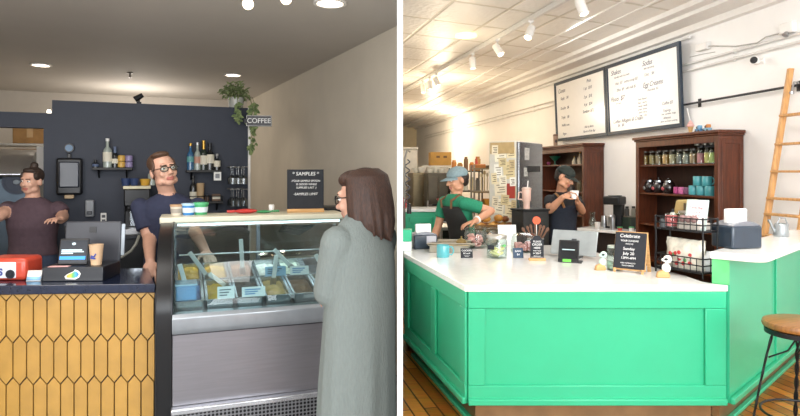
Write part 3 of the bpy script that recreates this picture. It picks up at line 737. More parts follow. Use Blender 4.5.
# curved glass
prof = [(-.008,.898),(-.004,.94),(.018,1.0),(.06,1.06),(.13,1.125),(.23,1.185),(.36,1.235),(.52,1.272),(.74,1.295)]
q = MB(); n = len(prof)
q.add([(0.004,y,z) for y, z in prof]+[(CW-.004,y,z) for y, z in prof], [(i,i+1,n+i+1,n+i) for i in range(n-1)])
q.build('front_glass', caseglass, t, solid=.006)
q = MB(); q.prism(prof+[(1.0,1.295),(1.0,.10),(.03,.10),(.0,.80)], -.075, 0, 'yz'); q.build('end_panel', mat('end_black','#0e0f12',.35), t, .004)
q = MB(); q.prism(prof+[(1.0,1.295),(1.0,.9)], CW-.006, CW, 'yz'); q.build('end_glass', caseglass, t)
q = MB(); q.tube([(CW,y,z) for y, z in prof], .009, 8); q.tube([(.0,y,z) for y, z in prof], .006, 8); q.tube([(CW,.74,1.295),(CW,.74,.95)], .008); q.build('glass_frame', mat('frame_dark','#2a2d31',.35,.4), t)
q = MB(); q.box(CW,CW+.02,.03,1.0,.10,.90); q.build('side_panel', case_white, t, .003)
# top shelf
q = MB(); q.box(-.08,CW+.02,.73,1.06,1.285,1.325); q.build('top_shelf', case_cream, t, .006)
q = MB(); q.box(.02,CW-.02,.76,.80,1.268,1.284); q.build('light_strip', lamp_mat('case_led','#eaf4ff',2.2), t)
q = MB()
for x in (.0,CW/2,CW): q.box(x-.012,x+.012,.97,1.0,.80,1.285)
q.build('rear_frame', mat('rear_steel','#6c6f74',.4,.6), t)
q = MB(); q.box(CW*.5,CW-.02,.985,.99,1.02,1.27); q.build('rear_sliding_door', glass('rear_glass','#aab4b6',.12,.05), t)
# deck with wells
dk = math.atan2(.10,.68); DM = Matrix.Translation((0,.055,.885)) @ Matrix.Rotation(dk,4,'X')
q = MB(DM); q.box(.005,CW-.005,0,.70,-.02,.0); q.build('deck', mat('deck_grey','#8c9499',.3,.5), t)
q = MB(); q.box(.005,CW-.005,.73,.97,.90,1.0); q.build('rear_ledge', mat('ledge_dark','#33373b',.4,.3), t)
q = MB(); q.box(.03,CW-.03,.735,.741,1.0,1.09); q.build('sneeze_glass', caseglass, t)
q = MB(); q.tube([(.03,.738,1.092),(CW-.03,.738,1.092)], .005); q.build('sneeze_rail', mat('pale_rail','#b9c2c4',.3,.4), t)
area_l = area('case_strip_light', CP(CW/2,.70,1.262), (25,0,CRZ), CW-.1, .05, 3.6, (.82,.92,1))
# pans
panm = mat('pan_steel','#aeb4b8',.25,.8)
flav = [('blue','#3f86d0'),('yellow sorbet','#d2aa30'),('dark chocolate','#3a2a22'),('cream and caramel','#c2a468'),('cookie brown','#7a5c44'),('pale vanilla','#d9d2b8'),('dark berry','#5a3a3c'),
        ('mustard yellow','#c79a2c'),('deep yellow','#b98a2a'),('coffee brown','#8a5f48'),('white coconut','#dcdcd2'),('pale mint','#c2cbb8'),('black sesame','#2b2a2c'),('near empty black','#232427')]
def pan(i, x, y, empty=False):
    col, hx = flav[i]
    M = caseM @ DM @ Matrix.Translation((x,y,0))
    row = 'front' if i < 7 else 'rear'
    place = ('against the black end panel','second from the black end panel','third from the black end panel','in the middle','third from the woman','second from the woman','closest to the woman')[i % 7]
    tt = thing('ice_cream_pan', '%s ice cream pan, %s row of the case, %s' % (col, row, place), 'ice cream pan', M.translation, 0, 'ice cream pans')
    tt.rotation_euler = M.to_euler()
    w, d, h = .128, .315, .055
    q = MB()
    q.box(-w/2,w/2,0,.006,0,h); q.box(-w/2,w/2,d-.006,d,0,h); q.box(-w/2,-w/2+.006,0,d,0,h); q.box(w/2-.006,w/2,0,d,0,h); q.box(-w/2,w/2,0,d,0,.006)
    q.box(-w/2-.008,w/2+.008,-.006,.004,h,h+.005); q.box(-w/2-.008,w/2+.008,d-.004,d+.006,h,h+.005); q.box(-w/2-.008,-w/2+.004,0,d,h,h+.005); q.box(w/2-.004,w/2+.008,0,d,h,h+.005)
    q.build('pan', panm, tt)
    q = MB(); rr = random.Random(i); nx_, ny_ = 12, 18; vs = []
    for a in range(nx_+1):
        for b_ in range(ny_+1):
            u_, v_ = a/nx_, b_/ny_
            z = .034+.018*math.sin(PI*u_)*math.sin(PI*v_)+.009*math.sin(v_*17+u_*5+i)*math.sin(PI*u_)+rr.uniform(-.004,.004)
            if empty: z -= .018
            vs.append((-w/2+.008+(w-.016)*u_, .008+(d-.016)*v_, z))
    q.add(vs, [(a*(ny_+1)+b_, (a+1)*(ny_+1)+b_, (a+1)*(ny_+1)+b_+1, a*(ny_+1)+b_+1) for a in range(nx_) for b_ in range(ny_)])
    q.build('ice_cream', mat('ice_cream_'+col.replace(' ','_'), hx, .55, vary=.18, scale=30, bump=.4, bscale=50), tt)
for i in range(14):
    pan(i, .082+.1495*(i % 7), .02 if i < 7 else .36, i in (5, 12, 13))
# spatulas, cards, tub
spm = mat('spatula_grey','#e2e8ea',.4,.0)
def spat(label, x, y, ang, tilt, L=.2):
    M = caseM @ DM @ Matrix.Translation((x,y,.035)) @ Euler((R(tilt),R(ang),0)).to_matrix().to_4x4()
    tt = thing('spatula', label, 'spatula', M.translation, 0, 'spatulas in the case'); tt.rotation_euler = M.to_euler()
    q = MB(); q.box(-.012,.012,-.004,.004,.05,L); q.build('handle', spm, tt, .003)
    q = MB(); q.box(-.017,.017,-.002,.002,-.015,.052); q.build('blade', steel, tt, .001)
spat('pale spatula leaning out of the yellow sorbet beside end panel', .20,.40,-32,10,.22)
spat('white spatula standing in the blue ice cream pan', .08,.17,-14,8,.19)
spat('upright white spatula in the coffee brown pan', .385,.46,-4,6,.23)
spat('white spatula standing in cream and caramel pan by its card', .53,.24,4,8,.19)
spat('white spatula leaning over the pale mint rear pan', .70,.50,-42,8,.2)
spat('long white spatula leaning by the pale vanilla pan', .86,.22,-28,6,.21)
spat('short spatula lying across the yellow sorbet pan', .30,.22,-46,16,.17)
def card_(label, x, y, w, h, mm, band):
    M = caseM @ DM @ Matrix.Translation((x,y,.062)) @ Matrix.Rotation(R(-25),4,'X')
    tt = thing('flavour_card', label, 'card', M.translation, 0, 'flavour cards in the case'); tt.rotation_euler = M.to_euler()
    q = MB(); q.box(-w/2,w/2,0,.003,0,h); q.build('card', mm, tt)
    q = MB()
    for k in range(3): q.box(-w*.38,w*(.3-.12*k),-.0012,0,h*(.72-.22*k)-.003,h*(.72-.22*k)+.003)
    q.build('printed_line', band, tt)
bl = mat('print_blue','#4c86b8',.6); gr_ = mat('print_dark','#51606c',.6)
cw_ = mat('card_white','#dfeaee',.5); cbm = mat('card_blue','#8fb7d6',.5)
card_('white flavour card in front of the yellow sorbet pan', .26,.012,.085,.062, cw_, gr_)
card_('pale blue edged flavour card in front of the dark chocolate pan', .40,.016,.12,.05, cw_, bl)
card_('blue flavour card standing in front of the rear white coconut pan', .56,.335,.12,.055, cbm, gr_)
card_('pale flavour card in front of the rear pale mint pan', .70,.335,.11,.05, cw_, bl)
M = caseM @ DM @ Matrix.Translation((.052,.06,.055))
tt = thing('blue_tub', 'clear blue tub in the case corner against the end panel', 'tub', M.translation, CRZ)
q = MB(); q.box(-.036,.064,-.045,.10,.0,.075); q.build('tub_body', mat('tub_blue','#6fa9dc',.25,coat=.3), tt, .008)
q = MB(); q.box(-.04,.068,-.049,.104,.075,.083); q.build('lid', mat('tub_lid','#a9d2ee',.2,coat=.3), tt, .003)

# ------------------------------------------------------------------- on the case
def on_case(px, y=.93):
    # point of the top shelf on the sight line of column px
    k = (px-400)/FL; a = CP(0, y, 0); u = Vector((math.cos(R(CRZ)), math.sin(R(CRZ))))
    s = (k*a.y-a.x)/(u.x-k*u.y); return Vector((a.x+u.x*s, a.y+u.y*s, 1.325))
def tub(label, px, r, h, m, lidm, band):
    tt = thing('ice_cream_cup', label, 'cup', on_case(px), CRZ, 'sample cups on the case')
    q = MB(); q.lathe([(.0001,0),(r*.82,0),(r,h*.86),(.0001,h*.86)], n=26); q.build('cup_body', m, tt)
    q = MB(); q.lathe([(r*1.05,h*.80),(r*1.07,h*.97),(r*.98,h),(.0001,h)], n=26); q.build('lid', lidm, tt)
    q = MB(); q.lathe([(r*.862+.001,h*.2),(r*.95+.001,h*.62)], n=26); q.build('printed_band', band, tt)
prt = mat('print_on_cup','#c9d4dc',.6)
tub('cream paper cup with brown rim on the display case, closest to the man', 176.5,.038,.068, mat('cup_cream','#cfc6b6',.6), mat('cup_brownlid','#b08d6c',.6), mat('cup_print_grey','#9a9288',.6))
tub('blue paper ice cream cup between the cream and green cups', 188.5,.042,.075, mat('cup_bright_blue','#2f7fc0',.45), mat('lid_paleblue','#a9c8dc',.4), prt)
tub('green paper ice cream cup, end of the three on the case', 201,.045,.080, mat('cup_green','#3c9a62',.45), mat('lid_green','#54b078',.4), prt)
p = on_case(246)
tt = thing('scoop_tray', 'red plastic scoop lying on the case top by the glass rack', 'scoop', p, CRZ)
q = MB(); q.ell((0,0,.016),(.075,.04,.016)); q.build('bowl', mat('red_scoop','#b8352f',.4), tt)
q = MB(); q.tube([(-.07,0,.016),(-.12,.01,.014)], .009); q.build('handle', mat('red_scoop','#b8352f',.4), tt)
p = on_case(264)
tt = thing('green_scoop', 'green plastic scoop lying on the case top beside the red one', 'scoop', p, CRZ)
q = MB(); q.ell((0,0,.010),(.06,.03,.010)); q.build('bowl', mat('green_scoop','#3b8a58',.4), tt)
q = MB(); q.tube([(.05,0,.012),(.10,.0,.012)], .007); q.build('handle', mat('green_scoop','#3b8a58',.4), tt)
q = MB(); q.lathe([(.0001,0),(.017,0),(.019,.05),(.017,.052),(.0001,.05)], n=18)
tag(q.build('small_cup', white), 'tiny white cup on the case beside the green scoop', 'cup', loc=on_case(271.5,.99))
p = on_case(305.5,.92)
tt = thing('chalkboard_sign', 'black chalkboard sign about samples on wooden base on display case', 'sign', p, 14)
ww, hh = .248, .272
q = MB(); q.box(-.125,.125,-.028,.028,0,.024); q.build('wooden_base', wood_lt, tt, .003)
q = MB(); q.box(-ww/2,ww/2,-.006,.006,.02,.02+hh); q.build('slate_board', slate, tt, .002)
for s_, sz, x, z, al in (('* SAMPLES *',.034,0,.262,'CENTER'), ('-YOUR SAMPLE SPOON',.019,.0,.214,'CENTER'), ('IS GOOD WHILE',.019,.005,.191,'CENTER'), ('SUPPLIES LAST :)',.019,.005,.168,'CENTER'), ('-SAMPLES LIMIT',.024,0,.124,'CENTER')):
    txt(s_, sz, chalk, tt, (x,-.0068,z), align=al, shear=.12)
# dark topped cabinet by the beige wall
p = P(336, 235, 4.62)
tt = thing('equipment_cabinet', 'black topped white panel cabinet by beige wall behind display case', 'cabinet', (-.48, 4.78, 0), ang_b-90)
q = MB(); q.box(-.16,.16,-.15,.15,0,1.08); q.build('body', white, tt, .004)
q = MB()
for z in (.2,.45,.7,.95): q.box(-.15,.15,-.153,-.15,z-.004,z+.004)
q.build('panel_groove', mat('groove_grey','#b9bcbc',.5), tt)
q = MB(); q.box(-.165,.165,-.155,.155,1.08,1.33); q.build('top_unit', black, tt, .01)

# =================================================================== PEOPLE, LEFT ROOM
# employee in maroon tee behind the till
loc, rz = (PX(33,4.5), 4.5, 0), 8
t = thing('person', 'woman in maroon tee and jeans standing behind the till, hair tied up', 'person', loc, rz)
L = W2L(loc, rz); mb = MB(); k = .82
ringsF = [(z*.985, rx*1.06, ry*1.08) for z, rx, ry in FEMALE]
torso(mb, [r for r in ringsF if r[0] > .98]); mb.mi = PANTS; mb.loft([((0,0,z),rx,ry,0) for z, rx, ry in ((.78,.168,.125),(.86,.175,.13),(.94,.172,.13),(1.0,.165,.125),(1.02,.15,.11))], 32)
hc = Vector((.0,-.02,PZ(181,4.5))); hr = RM(-14, 2, 3)
head(mb, hc, hr, k)
mb.mi = SKIN; mb.cap((0,.012,1.36), hc+Vector((0,.012,-.06)), .052, .048)
mb.ell((0,-.03,1.395), (.055,.035,.03))
S = Vector((-.172,.01,1.325)); E = L(P(3,214,4.35)); W = L(P(-12,222,4.2)); arm(mb, S, E, W, .62)
hand(mb, W, W-E, (0,0,-1), 20, 1, .9)
S = Vector((.172,.01,1.325)); E = L(P(63,216,4.52)); W = L(P(60.5,220,4.22)); arm(mb, S, E, W, .66)
hand(mb, W, Vector((-.1,-1,.15)), (0,0,-1), 22, -1, .9)
legs(mb, .09, hip=.90)
mar = mat('maroon_tee','#4c3a42',.85, vary=.08, scale=40, bump=.15)
fuse(mb, 'body', [skin_a, mar, jeans, shoe_m, lip_m, jeans], t)
face_parts(t, hc, hr, mat('brow_dark','#3a2b24',.8), k)
hm = mat('hair_dark_brown','#33261f',.6, vary=.3, scale=60, stretch=(6,6,1))
M = Matrix.Translation(hc) @ hr.to_4x4() @ Matrix.Scale(k,4)
q = MB(M); q.ell((0,.028,.050),(.083,.094,.082)); q.ell((0,-.03,.098),(.058,.05,.025)); q.ell((0,.03,.145),(.034,.034,.028))
for s in (-1,1): q.ell((s*.066,-.015,.048),(.02,.045,.038))
fuse(q, 'hair', hm, t, .006, 3)

# man in navy tee behind the case
loc, rz = (PX(166,4.12), 4.18, 0), 14
t = thing('person', 'man in navy tee and glasses behind display case, head tilted up', 'person', loc, rz)
L = W2L(loc, rz); mb = MB()
ringsM = [(z*.985, rx*1.0, ry*1.05) for z, rx, ry in MALE]
torso(mb, ringsM)
hc = L(P(163.5,170.5,4.10)); hr = RM(30, -10, -9)
head(mb, hc, hr, 1.02, .95)
mb.mi = SKIN; mb.cap((0,.02,1.40), hc+Vector((-.005,.015,-.06)), .058, .054); mb.ell((0,-.035,1.435), (.06,.04,.03))
S = Vector((-.19,.0,1.365)); E = L(P(149,238,4.08)); W = L(P(150.5,262,3.66)); arm(mb, S, E, W, .72)
W2 = W; hand(mb, W, Vector((.05,-.75,-.55)), (0,-.4,-.9), 18, 1)
S = Vector((.19,.0,1.365)); E = L(P(193,228,4.20)); W = L(P(206,252,3.93)); arm(mb, S, E, W, .55)
hand(mb, W, W-E, (0,0,-1), 25, -1)
legs(mb, .095)
nv = mat('navy_tee','#262b42',.85, vary=.08, scale=40, bump=.15)
fuse(mb, 'body', [skin_a, nv, dark_trousers, shoe_m, lip_m, jeans], t)
face_parts(t, hc, hr, mat('brow_brown','#4a3728',.8), 1.02, blackmetal)
M = Matrix.Translation(hc) @ hr.to_4x4() @ Matrix.Scale(1.02,4)
q = MB(M); q.ell((0,.036,.060),(.083,.088,.072)); q.ell((-.01,-.025,.103),(.060,.055,.024)); q.ell((0,.085,.0),(.062,.03,.062))
for s in (-1,1): q.ell((s*.069,.005,.040),(.016,.045,.042)); q.cap((s*.078,-.02,.02),(s*.079,-.022,-.02),.008,.006)
fuse(q, 'hair', mat('hair_brown','#4c3526',.6, vary=.3, scale=60, stretch=(6,6,1)), t, .006, 3)
q = MB(); q.prism([(-.022,0),(.022,0),(.022,.02),(-.022,.02)], -.002, 0, 'xz')

# customer seen from behind
CPX = PX(361.5, 2.5)
loc, rz = (CPX, 2.5, 0), 180+45          # faces away and towards the case
t = thing('person', 'brown haired woman in long grey cardigan, back turned, facing the display case', 'person', loc, rz)
L = W2L(loc, rz); mb = MB()
def cfold(a, z):
    w = max(0, (1.15-z)/.7); return w*(.045*math.sin(6*a+1.0)+.035*math.sin(13*a+2.2+z*2))
rings = [(.50,.172,.152),(.62,.170,.150),(.76,.166,.146),(.90,.162,.140),(1.02,.160,.138),(1.12,.154,.128),(1.20,.154,.124),(1.27,.152,.118),(1.325,.144,.104),(1.365,.124,.086),(1.40,.094,.070),(1.425,.062,.056)]
mb.mi = SHIRT; mb.loft([((.0155*max(0,min(1,(1.15-z)/.5)), -.0155*max(0,min(1,(1.15-z)/.5)), z), rx, ry, 0) for z, rx, ry in rings], 64, cfold)
hc = Vector((-.02,-.03,1.492)); hr = RM(24, 6, 0)
head(mb, hc, hr, .98)
mb.mi = SKIN; mb.cap((0,.02,1.37), hc+Vector((0,.015,-.06)), .05, .047)
EL = L(P(329,291,2.45)); S = Vector((.128,.0,1.315))
W = Vector((-.03,-.17,1.05))
arm(mb, S, EL, W, long=True, r=(.056,.052,.034)); hand(mb, W, Vector((-.5,-.5,.1)), (0,.5,-.8), 35, 1, .9)
S = Vector((-.122,.0,1.32)); E = Vector((-.128,-.06,1.08)); W = Vector((-.02,-.15,1.08))
arm(mb, S, E, W, long=True, r=(.048,.042,.032)); hand(mb, W, Vector((.8,.12,.05)), (0,.5,-.8), 35, -1, .9)
for s in (-1,1):
    mb.mi = PANTS; mb.cap((s*.075,0,.85),(s*.08,-.01,.48),.09,.062); mb.cap((s*.08,-.01,.48),(s*.085,.012,.09),.062,.045)
    mb.mi = SHOE; mb.cap((s*.085,.02,.045),(s*.10,-.13,.038),.042,.035)
cg = mat('sage_cardigan','#757d7a',.95, vary=.04, scale=140, bump=.5, bscale=160, stretch=(1,1,.25))
fuse(mb, 'body', [skin_a, cg, dark_trousers, shoe_m, lip_m, jeans], t, .006, 3)
face_parts(t, hc, hr, mat('brow_brown2','#4a3728',.8), .98, blackmetal)
M = Matrix.Translation(hc) @ hr.to_4x4() @ Matrix.Scale(.93,4)
q = MB(M); q.ell((0,.030,.045),(.088,.104,.090)); q.ell((0,-.02,.085),(.080,.075,.045))
rn = random.Random(5)
for i in range(64):
    a = R(-24+228*i/63)                     # around the back from temple to temple
    x, y = .094*math.cos(a), .030+.100*math.sin(a)
    e = rn.uniform(-.012,.012); z1 = -.165+rn.uniform(-.022,.015)-(.02 if 30 < math.degrees(a) < 150 else 0)
    q.tube([(x*.55, y*.6+.01, .118), (x*.92, y*.96, .085), (x*1.02, y*1.02, .03), (x*1.06+e*.4, y*1.06, -.06), (x*1.02+e, y*1.06+e*.5, -.12), (x*.92+e*1.4, y*1.0+e, z1)],
           [.012,.016,.016,.016,.014,.006], 8)
q2 = MB(); q2.loft([((-.004,.012,1.385),.076,.072,0),((-.004,.014,1.405),.070,.068,0),((-.004,.016,1.432),.064,.062,0)], 24); q2.build('shirt_collar', mat('collar_white','#c9cfd0',.8), t)
hb = mat('hair_chestnut','#26160f',.55, alt='#4a2d1e', vary=.3, scale=70, stretch=(5,5,.6), bump=.3, bscale=60)
fuse(q, 'hair', hb, t, .005, 2)
# =================================================================== RIGHT ROOM: shell
KW = 1.25
def zw(z): return HC+(z-HC)*KW
AW = Vector((2.85, 6.0))*KW; UW = Vector((-.1733, .985)).normalized()
NR = Vector((-UW.y, UW.x))*1.0               # towards the room: (-.985,-.173)
RZW = math.degrees(math.atan2(-UW.y, -UW.x))  # local x runs towards the viewer along the wall
def hitw(px, off=0.0):
    k = (px-400)/FL; a = AW+Vector((-UW.y, UW.x)).normalized()*off
    n = Vector((-UW.y, UW.x))
    if n.x > 0: a = AW-n.normalized()*off
    t_ = (k*a.y-a.x)/(UW.x-k*UW.y); return a+UW*t_
def ww(px, py, off=0.0):
    h = hitw(px, off); return Vector((h.x, h.y, PZ(py, h.y)))
wallw = mat('white_wall', '#f6f4f1', .6, vary=.015, scale=3, bump=.06, bscale=40)
WS = AW-UW*9.0
def wall_along(name, m, boxes):
    b = MB()
    for q in boxes: b.box(*q)
    o = b.build(name, m); o.location = (WS.x, WS.y, 0); o.rotation_euler = (0,0,R(RZW)); return struct(o)
# in this frame local x<0 runs away from the viewer, local y>0 goes into the wall
wall_along('wall_right_menu', wallw, [(-29, .5, 0, .12, 0, 3.6)])
b = MB(); b.box(.0092, 1.2, 24.0, 24.15, 0, 3.6); struct(b.build('wall_rear_kitchen', mat('cream_wall','#e0cfa8',.6, vary=.02)))
plank = bpy.data.materials.new('oak_planks'); plank.use_nodes = True
nt = plank.node_tree; bs = nt.nodes['Principled BSDF']; tcn = nt.nodes.new('ShaderNodeTexCoord'); mp = nt.nodes.new('ShaderNodeMapping'); mp.inputs['Rotation'].default_value = (0,0,R(-104))
br = nt.nodes.new('ShaderNodeTexBrick'); br.inputs['Color1'].default_value = lin('#c07e2c'); br.inputs['Color2'].default_value = lin('#7d470f'); br.inputs['Mortar'].default_value = lin('#2e1a0a')
br.inputs['Scale'].default_value = 1; br.inputs['Brick Width'].default_value = 1.3; br.inputs['Row Height'].default_value = .095; br.inputs['Mortar Size'].default_value = .006; br.offset = .37
nz = nt.nodes.new('ShaderNodeTexNoise'); nz.inputs['Scale'].default_value = 5; nz.inputs['Detail'].default_value = 6
mp2 = nt.nodes.new('ShaderNodeMapping'); mp2.inputs['Rotation'].default_value = (0,0,R(-104)); mp2.inputs['Scale'].default_value = (1,14,1)
mxc = nt.nodes.new('ShaderNodeMixRGB'); mxc.blend_type = 'OVERLAY'; mxc.inputs[0].default_value = .75
nt.links.new(tcn.outputs['Object'], mp.inputs[0]); nt.links.new(mp.outputs[0], br.inputs['Vector']); nt.links.new(tcn.outputs['Object'], mp2.inputs[0]); nt.links.new(mp2.outputs[0], nz.inputs['Vector'])
nt.links.new(br.outputs['Color'], mxc.inputs[1]); nt.links.new(nz.outputs['Color'], mxc.inputs[2]); nt.links.new(mxc.outputs[0], bs.inputs['Base Color']); bs.inputs['Roughness'].default_value = .38
MATS['oak_planks'] = plank
b = MB(); b.prism([(.0092,-3), (6.2,-3), (6.2,24.3), (.0092,24.3)], -.08, 0); struct(b.build('floor', plank))
# pressed tin ceiling
tin = bpy.data.materials.new('pressed_tin'); tin.use_nodes = True
nt = tin.node_tree; bs = nt.nodes['Principled BSDF']; tcn = nt.nodes.new('ShaderNodeTexCoord')
def dotfrac(vec, spacing):
    v = nt.nodes.new('ShaderNodeVectorMath'); v.operation = 'DOT_PRODUCT'; v.inputs[1].default_value = (vec[0]/spacing, vec[1]/spacing, 0)
    nt.links.new(tcn.outputs['Object'], v.inputs[0])
    f = nt.nodes.new('ShaderNodeMath'); f.operation = 'PINGPONG'; f.inputs[1].default_value = .5; nt.links.new(v.outputs['Value'], f.inputs[0])
    return f.outputs[0]
fa = dotfrac((.973,.25), .74); fb = dotfrac((-.45,.89), .80)
mn = nt.nodes.new('ShaderNodeMath'); mn.operation = 'MINIMUM'; nt.links.new(fa, mn.inputs[0]); nt.links.new(fb, mn.inputs[1])
ss = nt.nodes.new('ShaderNodeMapRange'); ss.interpolation_type = 'SMOOTHSTEP'; ss.inputs['From Min'].default_value = .012; ss.inputs['From Max'].default_value = .045; nt.links.new(mn.outputs[0], ss.inputs['Value'])
vo = nt.nodes.new('ShaderNodeTexVoronoi'); vo.inputs['Scale'].default_value = 16; nt.links.new(tcn.outputs['Object'], vo.inputs['Vector'])
ad = nt.nodes.new('ShaderNodeMath'); ad.operation = 'MULTIPLY_ADD'; ad.inputs[1].default_value = .35; nt.links.new(vo.outputs['Distance'], ad.inputs[0]); nt.links.new(ss.outputs[0], ad.inputs[2])
bp = nt.nodes.new('ShaderNodeBump'); bp.inputs['Strength'].default_value = .5; bp.inputs['Distance'].default_value = .03; nt.links.new(ad.outputs[0], bp.inputs['Height']); nt.links.new(bp.outputs[0], bs.inputs['Normal'])
cr = nt.nodes.new('ShaderNodeValToRGB'); cr.color_ramp.elements[0].color = lin('#cfc8b8'); cr.color_ramp.elements[1].color = lin('#ece8e0'); nt.links.new(ss.outputs[0], cr.inputs[0]); nt.links.new(cr.outputs[0], bs.inputs['Base Color'])
bs.inputs['Roughness'].default_value = .42
MATS['pressed_tin'] = tin
b = MB(); b.prism([(.0092,-3), (6.2,-3), (6.2,24.3), (.0092,24.3)], 3.48, 3.56); struct(b.build('ceiling', tin))
cove = mat('cove_paint','#ece9e4',.5, vary=.02)
wall_along('trim_2', cove, [(-28,.5,-.52,.0,3.42,3.485), (-28,.5,-.38,.0,3.375,3.425), (-28,.5,-.09,0,3.30,3.38)])
wall_along('trim_3', cove, [(-28,.5,-1.27,-1.23,3.46,3.485), (-28,.5,-.92,-.89,3.465,3.485)])

# ------------------------------------------------------------------- pipes on the wall
def along(pz, off, px0, px1): 
    a, c = hitw(px0, off), hitw(px1, off); return Vector((a.x,a.y,pz)), Vector((c.x,c.y,pz))
wp = mat('pipe_white','#dcdad6',.4, vary=.03)
for z, nm in ((zw(2.665),'upper of the two white pipes running along the menu wall'), (zw(2.60),'lower of the two white pipes running along the menu wall')):
    a, c = along(z, .03, 425, 805)
    t = thing('conduit_pipe', nm, 'pipe', (0,0,0), 0, 'pipes on the menu wall')
    q = MB(); q.tube([a, c], .016, 10); q.build('pipe', wp, t)
    for i in range(9):
        p = a.lerp(c, (i+.5)/9); q = MB(); q.bc(p+Vector((.012,.002,0)), (.03,.03,.05), Matrix.Rotation(R(RZW),3,'Z')); q.build('clip', wp, t)
a, c = along(3.25, .05, 425, 690)
t = tag(MB().tube([a, c], .018, 10).build('sprinkler_pipe', wp), 'thin white sprinkler pipe under the ceiling molding above menu boards', 'pipe')
for px, py, w, hh, lab in ((703,47,.20,.085,'flat white junction box on the wall between menu board and camera'), (788,28,.16,.11,'white junction box above the ladder')):
    p = ww(px, py, .03)
    t = thing('junction_box', lab, 'junction box', p, RZW)
    q = MB(); q.box(-w/2,w/2,-.03,.03,-hh/2,hh/2); q.build('box_body', wp, t, .008)
    q = MB(); q.box(-w*.44,w*.44,-.034,-.03,-hh*.42,hh*.42); q.build('cover_plate', white, t, .003)
    if px > 750:
        q = MB(); q.tube([(.02,-.03,-.05),(.02,-.05,-.08)], [.02,.03], 12); q.build('sensor_eye', steel, t)
pts = [ww(707,46,.03), ww(735,46.5,.03), ww(757,43,.03), ww(766,37,.03), ww(775,34.5,.03), ww(786,32,.03)]
t = tag(MB().tube(pts, .007, 8).build('power_cable', mat('cable_grey','#b7b4ae',.5)), 'grey cable looping between the two junction boxes', 'cable')
t = tag(MB().tube([ww(715,52,.01), ww(703,54,.01), ww(690,57,.01)], .005, 8).build('power_cable', mat('cable_grey','#b7b4ae',.5)), 'short thin cable stub below the flat junction box', 'cable')
p = ww(763, 61, .0)
t = thing('security_camera', 'small white security camera with black lens on the wall', 'camera', p, RZW)
q = MB(); q.box(-.02,.02,-.012,0,-.03,.03); q.tube([(0,-.01,0),(0,-.05,0)], .010); q.build('mount', white, t)
M = Matrix.Translation((0,-.09,0)) @ Matrix.Rotation(R(35),4,'Z') @ Matrix.Rotation(R(90),4,'X')
q = MB(M); q.lathe([(.0001,-.06),(.035,-.055),(.042,-.02),(.042,.05),(.038,.055)], n=24); q.build('shell', white, t)
q = MB(M); q.lathe([(.037,.050),(.036,.056),(.0001,.060)], n=24); q.build('lens_face', black, t)

# ------------------------------------------------------------------- ladder rail and ladder
a, c = along(zw(2.265), .06, 640, 806)
t = thing('ladder_rail', 'dark iron ladder rail mounted along the wall beside menu boards', 'rail', (0,0,0))
q = MB(); q.tube([a, c], .013, 12); q.build('rail', mat('iron','#3b3a3c',.4,.6), t)
for px in (698, 797):
    p = ww(px, 100, .03); p.z = zw(2.265)
    q = MB(); q.bc(p, (.012,.06,.012), Matrix.Rotation(R(RZW),3,'Z')); q.bc(p+Vector((.022,.004,.0)), (.05,.008,.10), Matrix.Rotation(R(RZW),3,'Z')); q.build('bracket', mat('iron','#3b3a3c',.4,.6), t)
oak = mat('oak_rail','#c4935c',.45, vary=.18, scale=8, stretch=(6,6,1))
ht = hitw(790, .10); LT = None
t = thing('library_ladder', 'leaning wooden library ladder hooked on the iron wall rail', 'ladder', (ht.x, ht.y, 0), RZW)
lean_ = .46
for x in (0, .40):
    q = MB(); M0 = q.M
    q.add([(x-.018, -lean_-.03, 0),(x+.018,-lean_-.03,0),(x+.018,-lean_+.03,0),(x-.018,-lean_+.03,0),(x-.018,-.02,2.60),(x+.018,-.02,2.60),(x+.018,.035,2.60),(x-.018,.035,2.60)],
          [(0,3,2,1),(4,5,6,7),(0,1,5,4),(1,2,6,5),(2,3,7,6),(3,0,4,7)]); q.build('side_rail', oak, t, .006)
for z in [PZ(py, ht.y) for py in (198, 171.5, 144.5, 116)]+[.25,.5,.75,1.0,1.2]:
    y = -lean_*(1-z/2.60)
    q = MB(); q.box(.0,.40,y-.045,y+.05,z-.011,z+.011); q.build('rung', oak, t, .004)
for x in (0,.40):
    q = MB(); q.tube([(x+.03,-.01,2.38),(x+.03,.02,2.465),(x+.03,.055,2.465),(x+.03,.07,2.43)], .009, 8); q.lathe([(.0001,-.012),(.02,-.012),(.02,.012),(.0001,.012)], c=(x+.03,-.012,2.36), n=14); q.build('hook', steel, t)

# ------------------------------------------------------------------- menu boards
board_m = mat('whiteboard','#f6f4f0',.22, vary=.01, coat=.3)
frame_m = mat('board_frame','#1c2e3e',.4)
def lx(px, off=.06):      # wall coordinate (towards the viewer) relative to the wall start frame
    h = hitw(px, off); return -(h-WS).dot(UW)
def menu(name, label, p0, p1):
    x0, x1 = lx(p0), lx(p1); z0, z1 = zw(2.045), zw(2.895)
    o = WS - UW*(x0) - 0*UW
    base = WS - UW*x0*1.0
    base = WS + UW*(-x0)
    t = thing(name, label, 'menu board', (base.x, base.y, 0), RZW, 'menu boards')
    w = x1-x0; f = .052
    M = Matrix.Translation((0,-.068,z0)) @ Matrix.Rotation(R(2.5),4,'X')
    q = MB(M); q.box(f*.8,w-f*.8,-.012,.0,f*.8,z1-z0-f*.8); q.build('whiteboard', board_m, t)
    q = MB(M); H = z1-z0
    q.box(0,w,-.03,.008,0,f); q.box(0,w,-.03,.008,H-f,H); q.box(0,f,-.03,.008,f,H-f); q.box(w-f,w,-.03,.008,f,H-f); q.build('frame', frame_m, t, .004)
    return t, w, H, M
XS = KW; W_ = 99
